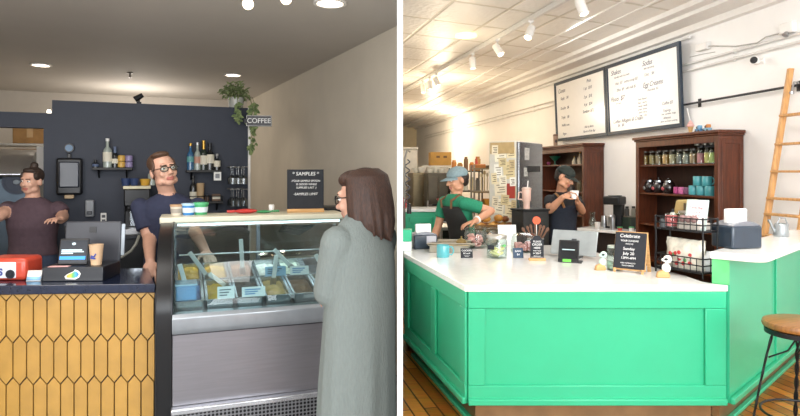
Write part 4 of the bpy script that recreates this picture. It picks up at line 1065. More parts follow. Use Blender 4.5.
def write(t, M, items, m=ink):
    for s_, x, z, sz, sh, al in items:
        o = txt(s_, sz*KW, m, t, (0,0,0), align=al, shear=sh)
        T = M @ Vector((x if abs(x) > W_*2 else x*XS,-.0128,z*KW)); o.location = T; o.rotation_euler = (R(92.5),0,0)
inkb = mat('marker_ink','#484d60',.8); inkg = mat('marker_grey','#77787f',.8)
t, w, H, M = menu('menu_board', 'black framed whiteboard menu farther along the wall, shorter text columns', 558, 609.5)
write(t, M, [('Cones',.22,.71,.085,.35,'CENTER'),('Single    $4',.30,.60,.055,.25,'CENTER'),('Double   $6',.30,.46,.055,.25,'CENTER'),('Triple    $8',.30,.33,.055,.25,'CENTER'),('Waffle cone',.30,.22,.05,.3,'CENTER'),('Vegan',.26,.10,.05,.3,'CENTER'),
   ('Pints',1.02,.74,.06,.3,'CENTER'),('1 pt   $10',.98,.65,.055,.25,'CENTER'),('2 pt   $18',.98,.54,.055,.25,'CENTER'),('4 pt   $34',.98,.44,.055,.25,'CENTER'),('Sundaes  $7.5',.98,.35,.055,.3,'CENTER'),('Ask us about',.98,.15,.045,.3,'CENTER'),('flavors of the day',.98,.09,.045,.3,'CENTER')], inkb)
t, w, H, M = menu('menu_board', 'black framed whiteboard menu closer to the ladder, headed Shakes and Sodas', 610, 684.8)
W_ = w; XS = 1
write(t, M, [('Shakes',W_*.15,.735,.08,.35,'CENTER'),('Sodas',W_*.60,.735,.08,.35,'CENTER'),('Egg Creams',W_*.66,.50,.075,.35,'CENTER'),('Floats  $7',W_*.16,.42,.075,.35,'CENTER'),('Coffee Affogato & Cream',W_*.30,.155,.06,.35,'CENTER')], inkb)
write(t, M, [('blended with ice cream',W_*.24,.675,.035,.2,'CENTER'),('16oz  $7   extra scoop $2',W_*.30,.60,.045,.25,'CENTER'),('20oz  $9   add malt $1',W_*.30,.52,.045,.25,'CENTER'),('with real syrup',W_*.62,.68,.032,.2,'CENTER'),('12oz    $4',W_*.62,.61,.045,.2,'CENTER'),('chocolate  $5',W_*.66,.44,.036,.2,'CENTER'),
   ('any soda',W_*.17,.365,.035,.2,'CENTER'),('$6   $8',W_*.20,.105,.045,.2,'CENTER'),('Soda Flavors',W_*.52,.36,.035,.2,'CENTER'),('lime   cherry',W_*.52,.32,.032,.2,'CENTER'),('orange  vanilla',W_*.52,.285,.032,.2,'CENTER'),('grape  lemon',W_*.52,.25,.032,.2,'CENTER'),('peach  berry',W_*.52,.215,.032,.2,'CENTER'),('mint   cola',W_*.52,.18,.032,.2,'CENTER'),
   ('Coffee $3',W_*.83,.265,.045,.3,'CENTER'),('Toppings',W_*.82,.19,.036,.3,'CENTER'),('nuts  sprinkles  fudge',W_*.84,.155,.028,.2,'CENTER'),('Allergies',W_*.82,.115,.036,.3,'CENTER'),('please ask before ordering',W_*.84,.08,.026,.2,'CENTER')], inkg)

# ------------------------------------------------------------------- track lights
ta, tb = Vector((.06, 13.7, 3.41)), Vector((1.875, 5.875, 3.41)); td = (tb-ta).normalized()
t = thing('lighting_track', 'long white lighting track running the length of the tin ceiling', 'light track', (0,0,0))
q = MB(); s = Vector((td.y,-td.x,0)).normalized()*.02
a, c = ta+td*.05, tb+td*2.5
q.add([a-s,a+s,c+s,c-s,a-s+Vector((0,0,.058)),a+s+Vector((0,0,.058)),c+s+Vector((0,0,.058)),c-s+Vector((0,0,.058))], [(0,3,2,1),(4,5,6,7),(0,1,5,4),(1,2,6,5),(2,3,7,6),(3,0,4,7)])
q.build('track_bar', wp, t)
for k_ in (.15,.45,.8):
    p = a.lerp(c, k_); q = MB(); q.bc(p+Vector((0,0,.03)), (.06,.14,.05), Matrix.Rotation(R(13),3,'Z')); q.build('joint_box', wp, t)
def on_track(px):
    k_ = (px-400)/FL; s_ = (k_*ta.y-ta.x)/(td.x-k_*td.y); return ta+td*s_
spotglow = lamp_mat('spot_glow','#fff0d2',7)
labs = ['end of the row over the ladder side','second in the row, above the menu boards','third in the row, tilted to the room','fourth in the row, hanging straight','first of the far group of three','middle of the far group of three','last of the far group of three']
for (px, ax, ay), lab in zip(((580.5,.25,.35),(530.5,-.45,.5),(497,.5,.5),(472.5,.05,.1),(423,.1,.1),(429.6,.05,.1),(436,.45,.3)), labs):
    p = on_track(px)
    t = thing('track_light', 'white cylinder track light, '+lab, 'track light', p, 0, 'track lights')
    d = Vector((ax, -ay, -1)).normalized(); rot_ = d.to_track_quat('-Z','Y').to_matrix().to_4x4()
    q = MB(); q.box(-.03,.03,-.03,.03,-.02,.012); q.tube([(0,0,-.02),(0,0,-.10)], .009); q.build('stem', wp, t)
    M = Matrix.Translation((0,0,-.11)) @ rot_
    q = MB(M); q.lathe([(.0001,.055),(.046,.05),(.05,.03),(.05,-.12),(.043,-.12),(.043,-.10)], n=24); q.build('can', white, t)
    q = MB(M); q.lathe([(.0001,-.104),(.042,-.104)], n=24); q.build('lamp_face', spotglow, t)
    spot('track_beam', M @ Vector((0,0,-.13)) + p, M @ Vector((0,0,-2))+p, 12 if px > 450 else 22, (1,.93,.82) if px > 450 else (1,.8,.52), 60, .7)

# ------------------------------------------------------------------- green counter
green = mat('mint_green_paint','#2fae82',.32, vary=.02, scale=4)
quartz = mat('white_quartz','#ecebe7',.16, vary=.03, scale=25, coat=.3)
copper = mat('kick_metal','#8a6d4c',.35,.55,.15,6)
ZT = .90
P0, P1, P2 = Vector((.03,5.20)), Vector((.40,3.70)), Vector((2.03,3.71))
DR = Vector((1,1)).normalized()
def off_line(a, b, d):
    u = (b-a).normalized(); n = Vector((u.y,-u.x)); return a+n*d, b+n*d
def isect(a, b, c, d):
    r_, s_ = b-a, d-c; k_ = r_.x*s_.y-r_.y*s_.x; t_ = ((c.x-a.x)*s_.y-(c.y-a.y)*s_.x)/k_; return a+r_*t_
t = counter = thing('green_counter', 'mint green panelled counter with white quartz top and angled corner', 'counter', (0,0,0))
top = [P0, P1, P2, Vector((1.955,3.785)), Vector((1.93,3.84)), Vector((1.93,4.05)), Vector((1.62,5.75)), Vector((.03,5.75))]
q = MB(); q.prism(top, ZT-.04, ZT); q.build('quartz_top', quartz, t, .005)
def inset(d):      # counter face lines set back by d from the top's edge
    a0, a1 = off_line(P0, P1, -d); b0, b1 = off_line(P1, P2, -d)
    return a0, isect(a0,a1,b0,b1), Vector((2.018, b0.y))
f0, f1, f2 = inset(.028)
body_poly = [f0, f1, f2, Vector((1.945,3.80)), Vector((1.90,3.86)), Vector((1.88,4.05)), Vector((1.58,5.7)), Vector((.035,5.7))]
q = MB(); q.prism(body_poly, .165, ZT-.04); q.build('body', green, t)
k0, k1, k2 = inset(.10)
k2 = Vector((1.97, k1.y))
q = MB(); q.prism([k0,k1,k2,Vector((1.90,3.90)),Vector((1.85,4.05)),Vector((1.5,5.6)),Vector((.05,5.6))], .0, .165); q.build('kick_plate', copper, t)
def face(a, b, z0, z1, stiles, rail0=.115, rail1=.105, th=.020, name='panel_frame', cap_=True):
    """raised rails and stiles on a counter face; stiles: list of (from,to) along the face"""
    u = (b-a).normalized(); L_ = (b-a).length; ang = math.atan2(u.y,u.x)
    M = Matrix.Translation((a.x,a.y,0)) @ Matrix.Rotation(ang,4,'Z')
    q = MB(M); q.box(0,L_,-th,0,z0,z0+rail0); q.box(0,L_,-th,0,z1-rail1,z1)
    for s0, s1 in stiles: q.box(s0,s1,-th,0,z0+rail0,z1-rail1)
    q.build(name, green, t, .005)
    q = MB(M); q.box(-.0,L_,-th-.018,0,z0-.005,z0+.035); q.build('bottom_moulding', green, t, .006)
L1 = (f2-f1).length
face(f1, f2, .165, ZT-.04, [(0,.105),(L1-.13,L1)])
L0_ = (f1-f0).length
face(f0, f1, .165, ZT-.04, [(0,.12),(L0_*.52,L0_*.52+.10),(L0_-.10,L0_)])
# shoe moulding on the floor
sm0, sm1, sm2 = inset(.075); sm2 = Vector((2.0, sm1.y))
for a, c in ((sm0,sm1),(sm1,sm2)):
    u = (c-a).normalized(); M = Matrix.Translation((a.x,a.y,0)) @ Matrix.Rotation(math.atan2(u.y,u.x),4,'Z')
    q = MB(M); q.box(0,(c-a).length,-.01,.03,0,.028); q.build('shoe_moulding', green, t, .006)

# raised bar
C0 = Vector((2.045, 3.722)); ND = Vector((-DR.y, DR.x))    # ND: into the room behind the bar
ang45 = 45
t = thing('raised_bar', 'raised mint green bar with white rounded top beside the wooden stool', 'bar', (C0.x, C0.y, 0), ang45)
q = MB(); q.box(0,2.02,0,.10,.165,1.055); q.build('bar_wall', green, t)
q = MB(); q.box(-.008,.0,.0,.10,.90,1.055); q.build('end_board', mat('end_green','#5fc07a',.45, vary=.1, scale=9), t)
q = MB(); q.box(0,2.02,.06,.10,0,.165); q.build('kick_plate', copper, t)
q = MB(); q.box(0,2.02,.028,.06,0,.028); q.build('shoe_moulding', green, t, .006)
q = MB(); q.box(0,2.02,-.03,0,.16,.20); q.build('bottom_moulding', green, t, .006)
for x in (1.06, 1.9):
    q = MB(); q.box(x-.004,x+.05,-.012,0,.2,1.055); q.build('stile', green, t, .003)
pts = []
r_ = .10
for k in range(7):
    a_ = R(180+90*k/6); pts.append((-.03+r_+r_*math.cos(a_), -.20+r_+r_*math.sin(a_)))
poly = pts+[(2.06,-.20),(2.02,.105),(-.03,.105)]
q = MB(); q.prism(poly, 1.055, 1.10); q.build('bar_top', quartz, t, .006)
BM = Matrix.Translation((C0.x,C0.y,0)) @ Matrix.Rotation(R(45),4,'Z')

# ------------------------------------------------------------------- stool
sp = PX(803, 3.33)
t = thing('bar_stool', 'round wooden bar stool with twisted black wire legs by raised bar', 'stool', (sp, 3.33, 0), 20)
sw = mat('stool_wood','#86592a',.35, vary=.3, scale=7, stretch=(1,9,1), coat=.2)
q = MB(); q.lathe([(.0001,.728),(.18,.728),(.195,.736),(.20,.75),(.195,.766),(.175,.772),(.0001,.774)], n=48); q.build('seat', sw, t)
q = MB(); q.lathe([(.160,.70),(.187,.70),(.187,.727),(.160,.727)], n=40, closed=True); q.build('seat_band', blackmetal, t)
for k in range(4):
    a = R(45+90*k); c_, s_ = math.cos(a), math.sin(a); q = MB()
    for ph_ in (0, PI):
        pts = []
        for i in range(41):
            z = .71-.69*i/40; rr = .135+.13*(i/40)**.8
            tw_ = 2*PI*i/40*4+ph_; e = .0065 if i > 6 else .0065+.02*(1-i/6)
            pts.append((rr*c_+e*math.cos(tw_)*-s_, rr*s_+e*math.cos(tw_)*c_, z+e*.3*math.sin(tw_)))
        q.tube(pts, .0062, 6)
    q.lathe([(.0001,0),(.016,0),(.016,.012),(.008,.02),(.0001,.02)], c=(.265*c_,.265*s_,0), n=12)
    q.build('leg', blackmetal, t)
q = MB(); q.tube([(.205*math.cos(2*PI*i/40), .205*math.sin(2*PI*i/40), .26) for i in range(40)], .007, 8, loop=True); q.build('foot_ring', blackmetal, t)
q = MB()
for k in range(4):
    a = R(45+90*k); q.tube([(.165*math.cos(a),.165*math.sin(a),.55),(.07*math.cos(a),.07*math.sin(a),.60),(.02*math.cos(a),.02*math.sin(a),.69),(.06*math.cos(a),.06*math.sin(a),.705)], .005, 6)
q.build('scroll_brace', blackmetal, t)
# ------------------------------------------------------------------- wooden cabinets
walnut = mat('dark_cherry_wood','#552710',.36, vary=.28, scale=5, stretch=(7,7,1), coat=.15)
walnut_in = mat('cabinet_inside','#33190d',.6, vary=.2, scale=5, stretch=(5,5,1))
def cabinet(label, p_left, p_right, depth, ztop, shelves):
    """back stands on the menu wall; local x runs towards the viewer"""
    a, c = hitw(p_left, depth), hitw(p_right, depth)
    w = (a-c).length; back = a - Vector((-UW.y,UW.x))*(depth-.012)
    t = thing('wooden_cabinet', label, 'cabinet', (back.x, back.y, 0), RZW)
    D = depth-.012; th = .03
    q = MB(); q.box(0,th,-D,0,0,ztop-.06); q.box(w-th,w,-D,0,0,ztop-.06); q.box(th,w-th,-D,0,0,.10); q.box(th,w-th,-D,0,ztop-.09,ztop-.06); q.build('carcass', walnut, t, .004)
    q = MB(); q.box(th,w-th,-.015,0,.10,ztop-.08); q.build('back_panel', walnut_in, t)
    q = MB(); q.box(.0,.065,-D-.02,-D,0,ztop-.06); q.box(w-.065,w,-D-.02,-D,0,ztop-.06); q.box(.065,w-.065,-D-.02,-D,ztop-.135,ztop-.06); q.box(.065,w-.065,-D-.02,-D,.0,.12); q.build('face_frame', walnut, t, .004)
    q = MB(); q.box(w,w+.008,-D+.02,-D+.055,.12,ztop-.1); q.box(w,w+.008,-.05,-.015,.12,ztop-.1); q.box(w,w+.008,-D+.055,-.05,ztop-.15,ztop-.1); q.box(w,w+.008,-D+.055,-.05,.12,.2); q.build('side_panel', walnut, t, .003)
    q = MB(); q.box(-.02,w+.02,-D-.035,0,ztop-.06,ztop-.035); q.box(-.035,w+.035,-D-.055,0,ztop-.035,ztop); q.build('cornice', walnut, t, .008)
    for z in shelves:
        q = MB(); q.box(th,w-th,-D+.005,-.015,z-.022,z); q.build('shelf', walnut, t, .002)
    M = Matrix.Translation((back.x,back.y,0)) @ Matrix.Rotation(R(RZW),4,'Z')
    return t, w, D, M
tR, wR, dR, MR = cabinet('dark wood cabinet holding rows of glass jars and teal mugs', 637, 720, .30, zw(1.965), [.47, .93, zw(1.385), zw(1.675)])
tL, wL, dL, ML = cabinet('dark wood cabinet behind the worker in black, green bowl inside', 540, 585, .33, zw(1.965), [.47, .91, zw(1.34), zw(1.70)])
def cab_x(px, M, y):        # local x on a cabinet at depth y seen in column px
    k = (px-400)/FL; a = M @ Vector((0,y,0)); u = M.to_3x3() @ Vector((1,0,0)); return (k*a.y-a.x)/(u.x-k*u.y)
def on_cab(px, M, y, z): return M @ Vector((cab_x(px,M,y), y, z))
# top shelf: jars
jar_fill = [('#b98a4a','amber'),('#a8874e','tan'),('#8c6a3d','brown'),('#c78f45','orange'),('#b9a07a','beige'),('#6d6a66','grey'),('#8c8a80','pale grey'),('#a47a50','nut brown'),('#c06a74','pink'),('#c9b64a','yellow'),('#b5c659','lime')]
def jar(name, label, r, h, loc, fill, fillh, lidm, cat='jar', grp=None, rz=0, fm=None):
    t = thing(name, label, cat, loc, rz, grp)
    q = MB(); q.lathe([(.0001,0),(r,0),(r,h*.86),(r*.82,h*.92),(r*.82,h*.95),(r*.79,h*.95),(r*.79,h*.92),(r*.95,h*.85),(r*.95,.008),(.0001,.008)], n=24); q.build('glass_jar', jarglass, t)
    if fill:
        q = MB(); rr = random.Random(hash(label) % 999 if False else len(label)); n = 0
        q.lathe([(.0001,.01),(r*.92,.01),(r*.93,fillh*.95),(r*.6,fillh),(.0001,fillh*.98)], n=20); q.build('contents', fm or mat('fill_'+fill, fill, .6, vary=.35, scale=40), t)
    q = MB(); q.lathe([(r*.86,h*.90),(r*.88,h*.99),(r*.8,h),(.0001,h)], n=24); q.build('lid', lidm, t)
    return t
places = ['first','second','third','fourth','fifth','sixth','seventh','eighth','ninth','tenth','eleventh']
lidd = mat('dark_jar_lid','#5d5a55',.3,.7)
for i, px in enumerate((645.5,652.5,659,666,673,680,686.5,693.5,701,708.5,715)):
    fx, fn = jar_fill[i]; p = on_cab(px, MR, -.17, zw(1.675)+.001); big = i >= 8
    if px == 715: p = on_cab(713.5, MR, -.155, zw(1.675)+.001)
    jar('glass_jar', '%s filled glass jar, %s along the cabinet top shelf from the coffee machine side' % (fn, places[i]), .044 if not big else .046, .18 if not big else .205, p, fx, .125, lidd if not big else black, grp='jars on the cabinet top shelf')
for i, px in enumerate((697.5,705,712)):
    p = on_cab(px, MR, -.07, zw(1.675)+.001)
    jar('glass_jar', 'taller glass jar in the back row of top shelf, %s from the coffee side' % places[i], .041, .245, p, '#6f675c', .14, mat('pale_lid','#a7a49c',.3,.6), grp='back row jars')
# middle shelf: round black jars, pink packets, teal mugs
for i, px in enumerate((650,659,669)):
    p = on_cab(px, MR, -.14, zw(1.385)+.001); t = thing('candy_jar', 'round black candy jar with chrome lid, %s on the mug shelf' % places[i], 'jar', p, RZW, 'round candy jars')
    q = MB(Matrix.Scale(1.15,4)); q.lathe([(.0001,0),(.045,0),(.066,.03),(.07,.07),(.055,.115),(.04,.125),(.0001,.125)], n=24); q.build('jar_body', mat('dark_candy_glass','#231a1a',.12,coat=.6), t)
    q = MB(Matrix.Scale(1.15,4)); q.lathe([(.044,.122),(.044,.138),(.02,.15),(.012,.165),(.0001,.168)], n=20); q.build('lid', mat('chrome', '#c6ccd2', .12, 1), t)
    q = MB(Matrix.Scale(1.15,4)); q.ell((-.015,-.062,.05),(.03,.012,.022)); q.build('label', mat('candy_red','#b3555a',.5) if i else mat('candy_grey','#a9a6a2',.5), t)
for i, px in enumerate((676,681.5,687)):
    p = on_cab(px, MR, -.17, zw(1.385)+.001)
    q = MB(); q.box(-.04,.04,-.02,.02,0,.085)
    tag(q.build('candy_packet', mat('packet_pink%d'%i, ('#b94a86','#d070a4','#7a4a6a')[i], .4, vary=.3, scale=50), bevel=.012), '%s candy packet beside the round jars, %s in order' % (('magenta','pink','plum')[i], places[i]), 'packet', loc=p, rz=RZW+(i-1)*12)
teal = mat('teal_glaze','#55aab2',.25, vary=.05, coat=.4)
def mug(label, loc, rz, grp=None, r=.054, h=.108):
    t = thing('mug', label, 'mug', loc, rz, grp)
    q = MB(); q.lathe([(.0001,0),(r*.93,0),(r,.006),(r,h-.003),(r*.97,h),(r*.92,h-.003),(r*.92,.01),(.0001,.008)], n=28); q.build('cup_body', teal, t)
    q = MB(); q.tube([(r-.004,0,h*.82),(r+.018,0,h*.85),(r+.032,0,h*.65),(r+.032,0,h*.40),(r+.018,0,h*.2),(r-.004,0,h*.22)], .0062, 8); q.build('handle', teal, t)
    return t
mg = None; wn = [(693.5,0),(701.5,0),(710,0),(698,1),(707,1)]
ml = ['teal mug on shelf, bottom row, next to the pink packets','teal mug on shelf, bottom row, middle of three','teal mug on shelf, bottom row, at the cabinet side','teal mug stacked in the upper row, next to the packets','teal mug stacked in the upper row, at the cabinet side']
for (px, up_), lab in zip(wn, ml):
    p = on_cab(px, MR, -.165, zw(1.385)+.001+.110*up_)
    if mg is None: mg = mug(lab, p, RZW+20, 'teal mugs on the shelf')
    else: dup(mg, p, RZW+20, lab)
# on top of it
p = on_cab(690.5, MR, -.18, zw(1.965)+.001)
t = thing('cone_figurine', 'ice cream cone figurine standing on top of the dark jar cabinet', 'figurine', p, 0)
q = MB(); q.lathe([(.0001,0),(.03,0),(.03,.012),(.018,.02),(.034,.08),(.0001,.08)], n=20); q.build('wafer_cone', mat('wafer','#d0a56a',.6), t)
q = MB(); q.lathe([(.040,.078),(.044,.09),(.036,.105),(.030,.108),(.032,.118),(.022,.132),(.008,.15),(.0001,.158)], n=20); q.build('scoop', mat('scoop_pink','#e7b5ad',.4), t)
q = MB(); q.tube([(.005,.01,.12),(-.03,.02,.30)], .006, 8); q.build('straw', white, t)
for px, mcol, lab, bl_ in ((699,'#4f7fa8','small blue toy truck on top of the jar cabinet','#7fb0d0'),(707.5,'#7ea7c0','small pale toy car with orange load on top of the jar cabinet','#c9803f')):
    p = on_cab(px, MR, -.17, zw(1.965)+.001); t = thing('toy_truck', lab, 'toy', p, RZW)
    q = MB(); q.box(-.045,.045,-.025,.025,.012,.045); q.build('chassis', mat('toy'+mcol, mcol, .4), t, .005)
    q = MB(); q.box(-.005,.035,-.022,.022,.045,.085); q.build('cab', mat('toy'+bl_, bl_, .4), t, .008)
    q = MB(); q.ell((-.02,0,.058),(.02,.02,.02)); q.build('load', mat('toy_dark','#39302c',.5), t)
    for x in (-.028,.028):
        q = MB(Matrix.Translation((x,-.026,.014)) @ Matrix.Rotation(R(90),4,'X')); q.lathe([(.0001,.005),(.014,.005),(.014,-.005),(.0001,-.005)], n=14); q.build('wheel', black, t)
# left cabinet contents
p = on_cab(555, ML, -.14, zw(1.70)+.001)
t = thing('bowl', 'green bowl on a pedestal, top shelf of cabinet behind worker', 'bowl', p)
q = MB(); q.lathe([(.0001,0),(.05,0),(.05,.008),(.012,.016),(.012,.07),(.03,.08),(.105,.16),(.10,.16),(.03,.09),(.0001,.09)], n=28); q.build('bowl_body', mat('bowl_green','#1e6b52',.3,coat=.3), t)
for px, hh, lab in ((574.5,.13,'short white bottle on the upper shelf behind the worker'),(580,.20,'tall white bottle with pointed top on the upper shelf')):
    p = on_cab(px, ML, -.14, zw(1.70)+.001)
    bottle('white_bottle', lab, [(.0001,0),(.042,0),(.04,hh*.45),(.018,hh*.75),(.010,hh)], mat('bottle_cream','#cfc4ae',.35), gold, p)
p = on_cab(548.5, ML, -.16, zw(1.70)+.001)
q = MB(); q.lathe([(.0001,0),(.02,0),(.04,.04),(.03,.06),(.0001,.05)], n=16); tag(q.build('trinket_dish', mat('pink_dish','#b0567c',.4)), 'small pink dish next to the green bowl pedestal', 'dish', loc=p)
for i, (px, r, h, cc, lab) in enumerate(((563,.06,.10,'#2f2b2b','dark round pot on the middle cabinet shelf beside the worker'),(571,.065,.085,'#5b5550','grey wide pot on the middle cabinet shelf'),(580,.05,.16,'#6b6048','brown tall canister at the end of middle cabinet shelf'))):
    p = on_cab(px, ML, -.14, zw(1.34)+.001); t = thing('pot', lab, 'pot', p)
    q = MB(); q.lathe([(.0001,0),(r*.9,0),(r,h*.4),(r,h*.85),(r*.9,h*.88)], n=22); q.build('pot_body', mat('pot%d'%i, cc, .35, coat=.2), t)
    q = MB(); q.lathe([(r*.95,h*.86),(r*.8,h*.95),(.012,h),(.012,h+.02),(.0001,h+.022)], n=22); q.build('lid', mat('potlid%d'%i, cc, .3, coat=.2), t)
for i, (px, w_, h, cc, lab) in enumerate(((570,.05,.26,'#8d8a84','grey binder standing on the low cabinet shelf'),(576,.05,.28,'#c9c6be','white binder on the low cabinet shelf beside grey one'),(581.5,.04,.24,'#b3aea3','cream book at the end of the low cabinet shelf'))):
    p = on_cab(px, ML, -.13, (.911)); t = thing('book', lab, 'book', p, RZW)
    q = MB(); q.box(-w_/2,w_/2,-.09,.09,0,h); q.build('cover', mat('book%d'%i, cc, .6), t, .004)
    q = MB(); q.box(-w_*.35,w_*.35,-.0915,-.09,h*.6,h*.8); q.build('spine_label', paper, t)
p = on_cab(555.5, ML, -.15, zw(1.965)+.001)
t = thing('travel_cup', 'tall tan travel cup on top of the cabinet beside the menu board', 'cup', p)
q = MB(); q.lathe([(.0001,0),(.034,0),(.042,.19),(.0001,.19)], n=24); q.build('cup_body', mat('cup_tan','#a98c76',.6), t)
q = MB(); q.lathe([(.044,.188),(.045,.20),(.036,.225),(.0001,.228)], n=24); q.build('lid', mat('lid_brown','#6a4c3c',.4), t)
q = MB(); q.ell((0,-.041,.10),(.02,.004,.03)); q.build('logo_spot', mat('logo_dark2','#40302a',.5), t)

# ------------------------------------------------------------------- back counter with brewer
t = thing('back_counter', 'white topped back counter between the two dark wood cabinets', 'counter', (0,0,0))
poly = [(x*KW,y*KW) for x, y in [(2.06,6.98),(2.50,6.52),(2.705,6.55),(2.61,7.18),(2.35,7.30)]]
ZB = zw(.95)
q = MB(); q.prism(poly, ZB-.04, ZB); q.build('worktop', quartz, t, .004)
q = MB(); q.prism([(x*KW,y*KW) for x, y in [(2.12,7.00),(2.52,6.60),(2.68,6.62),(2.59,7.14),(2.36,7.25)]], 0, ZB-.04); q.build('base', mat('base_dark','#241b18',.6), t)
t = thing('coffee_brewer', 'black coffee grinder on the back counter between wooden cabinets', 'coffee machine', (PX(615,6.95*KW), 6.95*KW, ZB), -48)
q = MB(); q.box(-.10,.10,-.10,.10,0,.03); q.build('foot', black, t, .008)
q = MB(); q.box(-.035,.10,.0,.10,.03,.38); q.build('column', black, t, .01)
q = MB(); q.box(-.14,.12,-.10,.11,.34,.46); q.build('head', black, t, .02, 3)
q = MB(); q.lathe([(.0001,.46),(.09,.46),(.10,.475),(.0001,.478)], n=24); q.build('top_lid', mat('lid_steel','#777b80',.3,.7), t)
q = MB(); q.lathe([(.0001,.03),(.05,.03),(.055,.17),(.04,.19),(.0001,.19)], c=(-.03,-.04,0), n=22); q.build('carafe', steel, t)
def simple(name, label, cat, prof_, m, px, d, z, n=22, grp=None, lid=None):
    t = thing(name, label, cat, (PX(px,d), d, z), 0, grp)
    q = MB(); q.lathe(prof_, n=n); q.build('vessel', m, t)
    if lid: q = MB(); q.lathe(lid[0], n=n); q.build('lid', lid[1], t)
    return t
simple('glass_carafe','clear glass carafe on back counter behind the white paper cup','carafe',[(.0001,0),(.05,0),(.055,.06),(.03,.16),(.04,.22),(.037,.22),(.027,.16),(.05,.06),(.0001,.006)],jarglass,592.5,7.12*KW,ZB)
simple('paper_cup','white paper cup at the front of the back counter','cup',[(.0001,0),(.030,0),(.040,.10),(.037,.10),(.028,.006),(.0001,.006)],white,597.5,6.82*KW,ZB)
simple('steel_pitcher','steel milk pitcher beside the glass carafe on back counter','pitcher',[(.0001,0),(.045,0),(.045,.08),(.034,.17),(.031,.17),(.0001,.02)],steel,604,7.05*KW,ZB)
simple('steel_pitcher','slim steel pitcher in front of the black coffee grinder','pitcher',[(.0001,0),(.035,0),(.033,.16),(.03,.16),(.0001,.02)],steel,612.5,6.74*KW,ZB)
simple('lidded_cup','small cup with green lid standing in front of the grinder','cup',[(.0001,0),(.026,0),(.033,.04),(.0001,.04)],mat('cup_red','#b8473f',.5),620,6.66*KW,ZB,lid=([(.035,.04),(.034,.052),(.0001,.055)],mat('lid_green2','#4fae6c',.4)))
simple('lidded_cup','small green lidded cup at the cabinet end of the back counter','cup',[(.0001,0),(.028,0),(.035,.045),(.0001,.045)],white,631.5,6.61*KW,ZB,lid=([(.036,.045),(.035,.057),(.0001,.06)],mat('lid_green2','#4fae6c',.4)))
t = thing('scale_box', 'dark green box appliance at the wall end of the back counter', 'appliance', (PX(630,6.86*KW), 6.86*KW, ZB), -70)
q = MB(); q.box(-.09,.09,-.07,.07,0,.17); q.build('housing', mat('olive_dark','#28332a',.4), t, .01)
q = MB(); q.box(-.07,.07,-.06,.06,.17,.185); q.build('platter', steel2, t, .004)
for px, lab, cc in ((627,'dark grinder jar on top of the green appliance box','#3b3937'),(633.5,'pale jar with black lid on top of the green appliance box','#8f8a7e')):
    simple('spice_jar', lab, 'jar', [(.0001,0),(.03,0),(.03,.09),(.022,.11),(.0001,.11)], mat('sj'+cc, cc, .4), px, 6.86*KW, ZB+.186, lid=([(.024,.11),(.024,.135),(.0001,.138)], black))

# ------------------------------------------------------------------- fridge
t = thing('fridge', 'tall stainless fridge with paper notes covering its side', 'fridge', (PX(516,6.8), 6.8, 0), 55)
q = MB(); q.box(0,.72,0,.34,.08,1.955); q.build('cabinet_body', mat('fridge_side','#cfcabd',.5), t, .01)
q = MB(); q.box(.01,.71,-.035,0,.95,1.945); q.build('door', mat('fridge_door','#8f9296',.22,.9,.08,4,stretch=(1,1,12)), t, .01)
q = MB(); q.box(.01,.71,-.035,0,.12,.935); q.build('door', mat('fridge_door','#8f9296',.22,.9), t, .01)
for z in (1.0,.45):
    q = MB(); q.tube([(.07,-.035,z),(.07,-.075,z+.01),(.07,-.075,z+.36),(.07,-.035,z+.37)], .011, 8); q.build('handle', blackmetal, t)
q = MB(); q.box(.22,.62,-.04,-.035,1.60,1.67); q.build('control_panel', black, t, .004)
q = MB(); q.box(.04,.7,-.0005,.30,0,.08); q.build('base', black, t)
# notes on the left side (face x=0, normal -x)
FM = Matrix.Translation((PX(516,6.8), 6.8, 0)) @ Matrix.Rotation(R(55),4,'Z')
nrnd = random.Random(4); extra_ = [(.11,1.66,.10,.10),(.02,1.80,.08,.11),(.24,1.62,.07,.12),(.12,1.44,.09,.12),(.02,1.46,.07,.13),(.25,1.44,.07,.10),(.13,1.22,.10,.12),(.02,1.20,.08,.12),(.26,1.16,.06,.12),(.14,1.02,.09,.1)]; tint = ['#efe6cf','#e6d7b0','#f0ece0','#d9c79a','#e9dcc0','#cbb58a']
k_ = 0; names_ = 'top bottom'.split()
spots_ = [(.06,1.72,.14,.16),(.21,1.76,.11,.12),(.05,1.53,.10,.16),(.17,1.52,.14,.20),(.06,1.33,.15,.16),(.23,1.30,.09,.16),(.05,1.12,.11,.17),(.18,1.08,.12,.18),(.10,.9,.15,.15)]
spots_ += extra_
rows_ = ['highest row, edge by the wall side','highest row, corner side','second row, wall side','second row, large sheet','third row, wide sheet','third row, narrow sheet','lower row, tall sheet','lower row, corner side','lowest sheet']+['small slip overlapping the larger sheets, number %s down' % n_ for n_ in 'one two three four five six seven eight nine ten'.split()]
for (y0, z0, w_, h_), lab in zip(spots_, rows_):
    y0 = .32-y0-w_*.5
    q = MB(); q.box(-.003,0,-w_/2,w_/2,0,h_)
    o = q.build('paper_note', mat('note'+tint[k_ % 6], tint[k_ % 6], .8, vary=.05)); tag(o, 'paper note stuck on the fridge side, '+lab, 'note', 'notes on the fridge', FM @ Vector((-.0003-.0041*(k_ > 8)-.0002*(k_ % 3),y0,z0)), 55); o.rotation_euler[0] = R(nrnd.uniform(-6,6))
    q = MB()
    for j in range(4): q.box(-.0036,-.003,-w_*.36,w_*(.3-.1*(j % 3)),h_*(.75-.17*j)-.004,h_*(.75-.17*j)+.004)
    q.build('written_line', mat('note_ink','#7a6a50',.8), o); k_ += 1
q = MB(); q.box(-.003,0,-.05,.05,0,.17)
o = tag(q.build('red_note', mat('note_red','#a83a2c',.6)), 'red card stuck low on the fridge corner', 'note', None, FM @ Vector((-.004,.06,1.30)), 55)
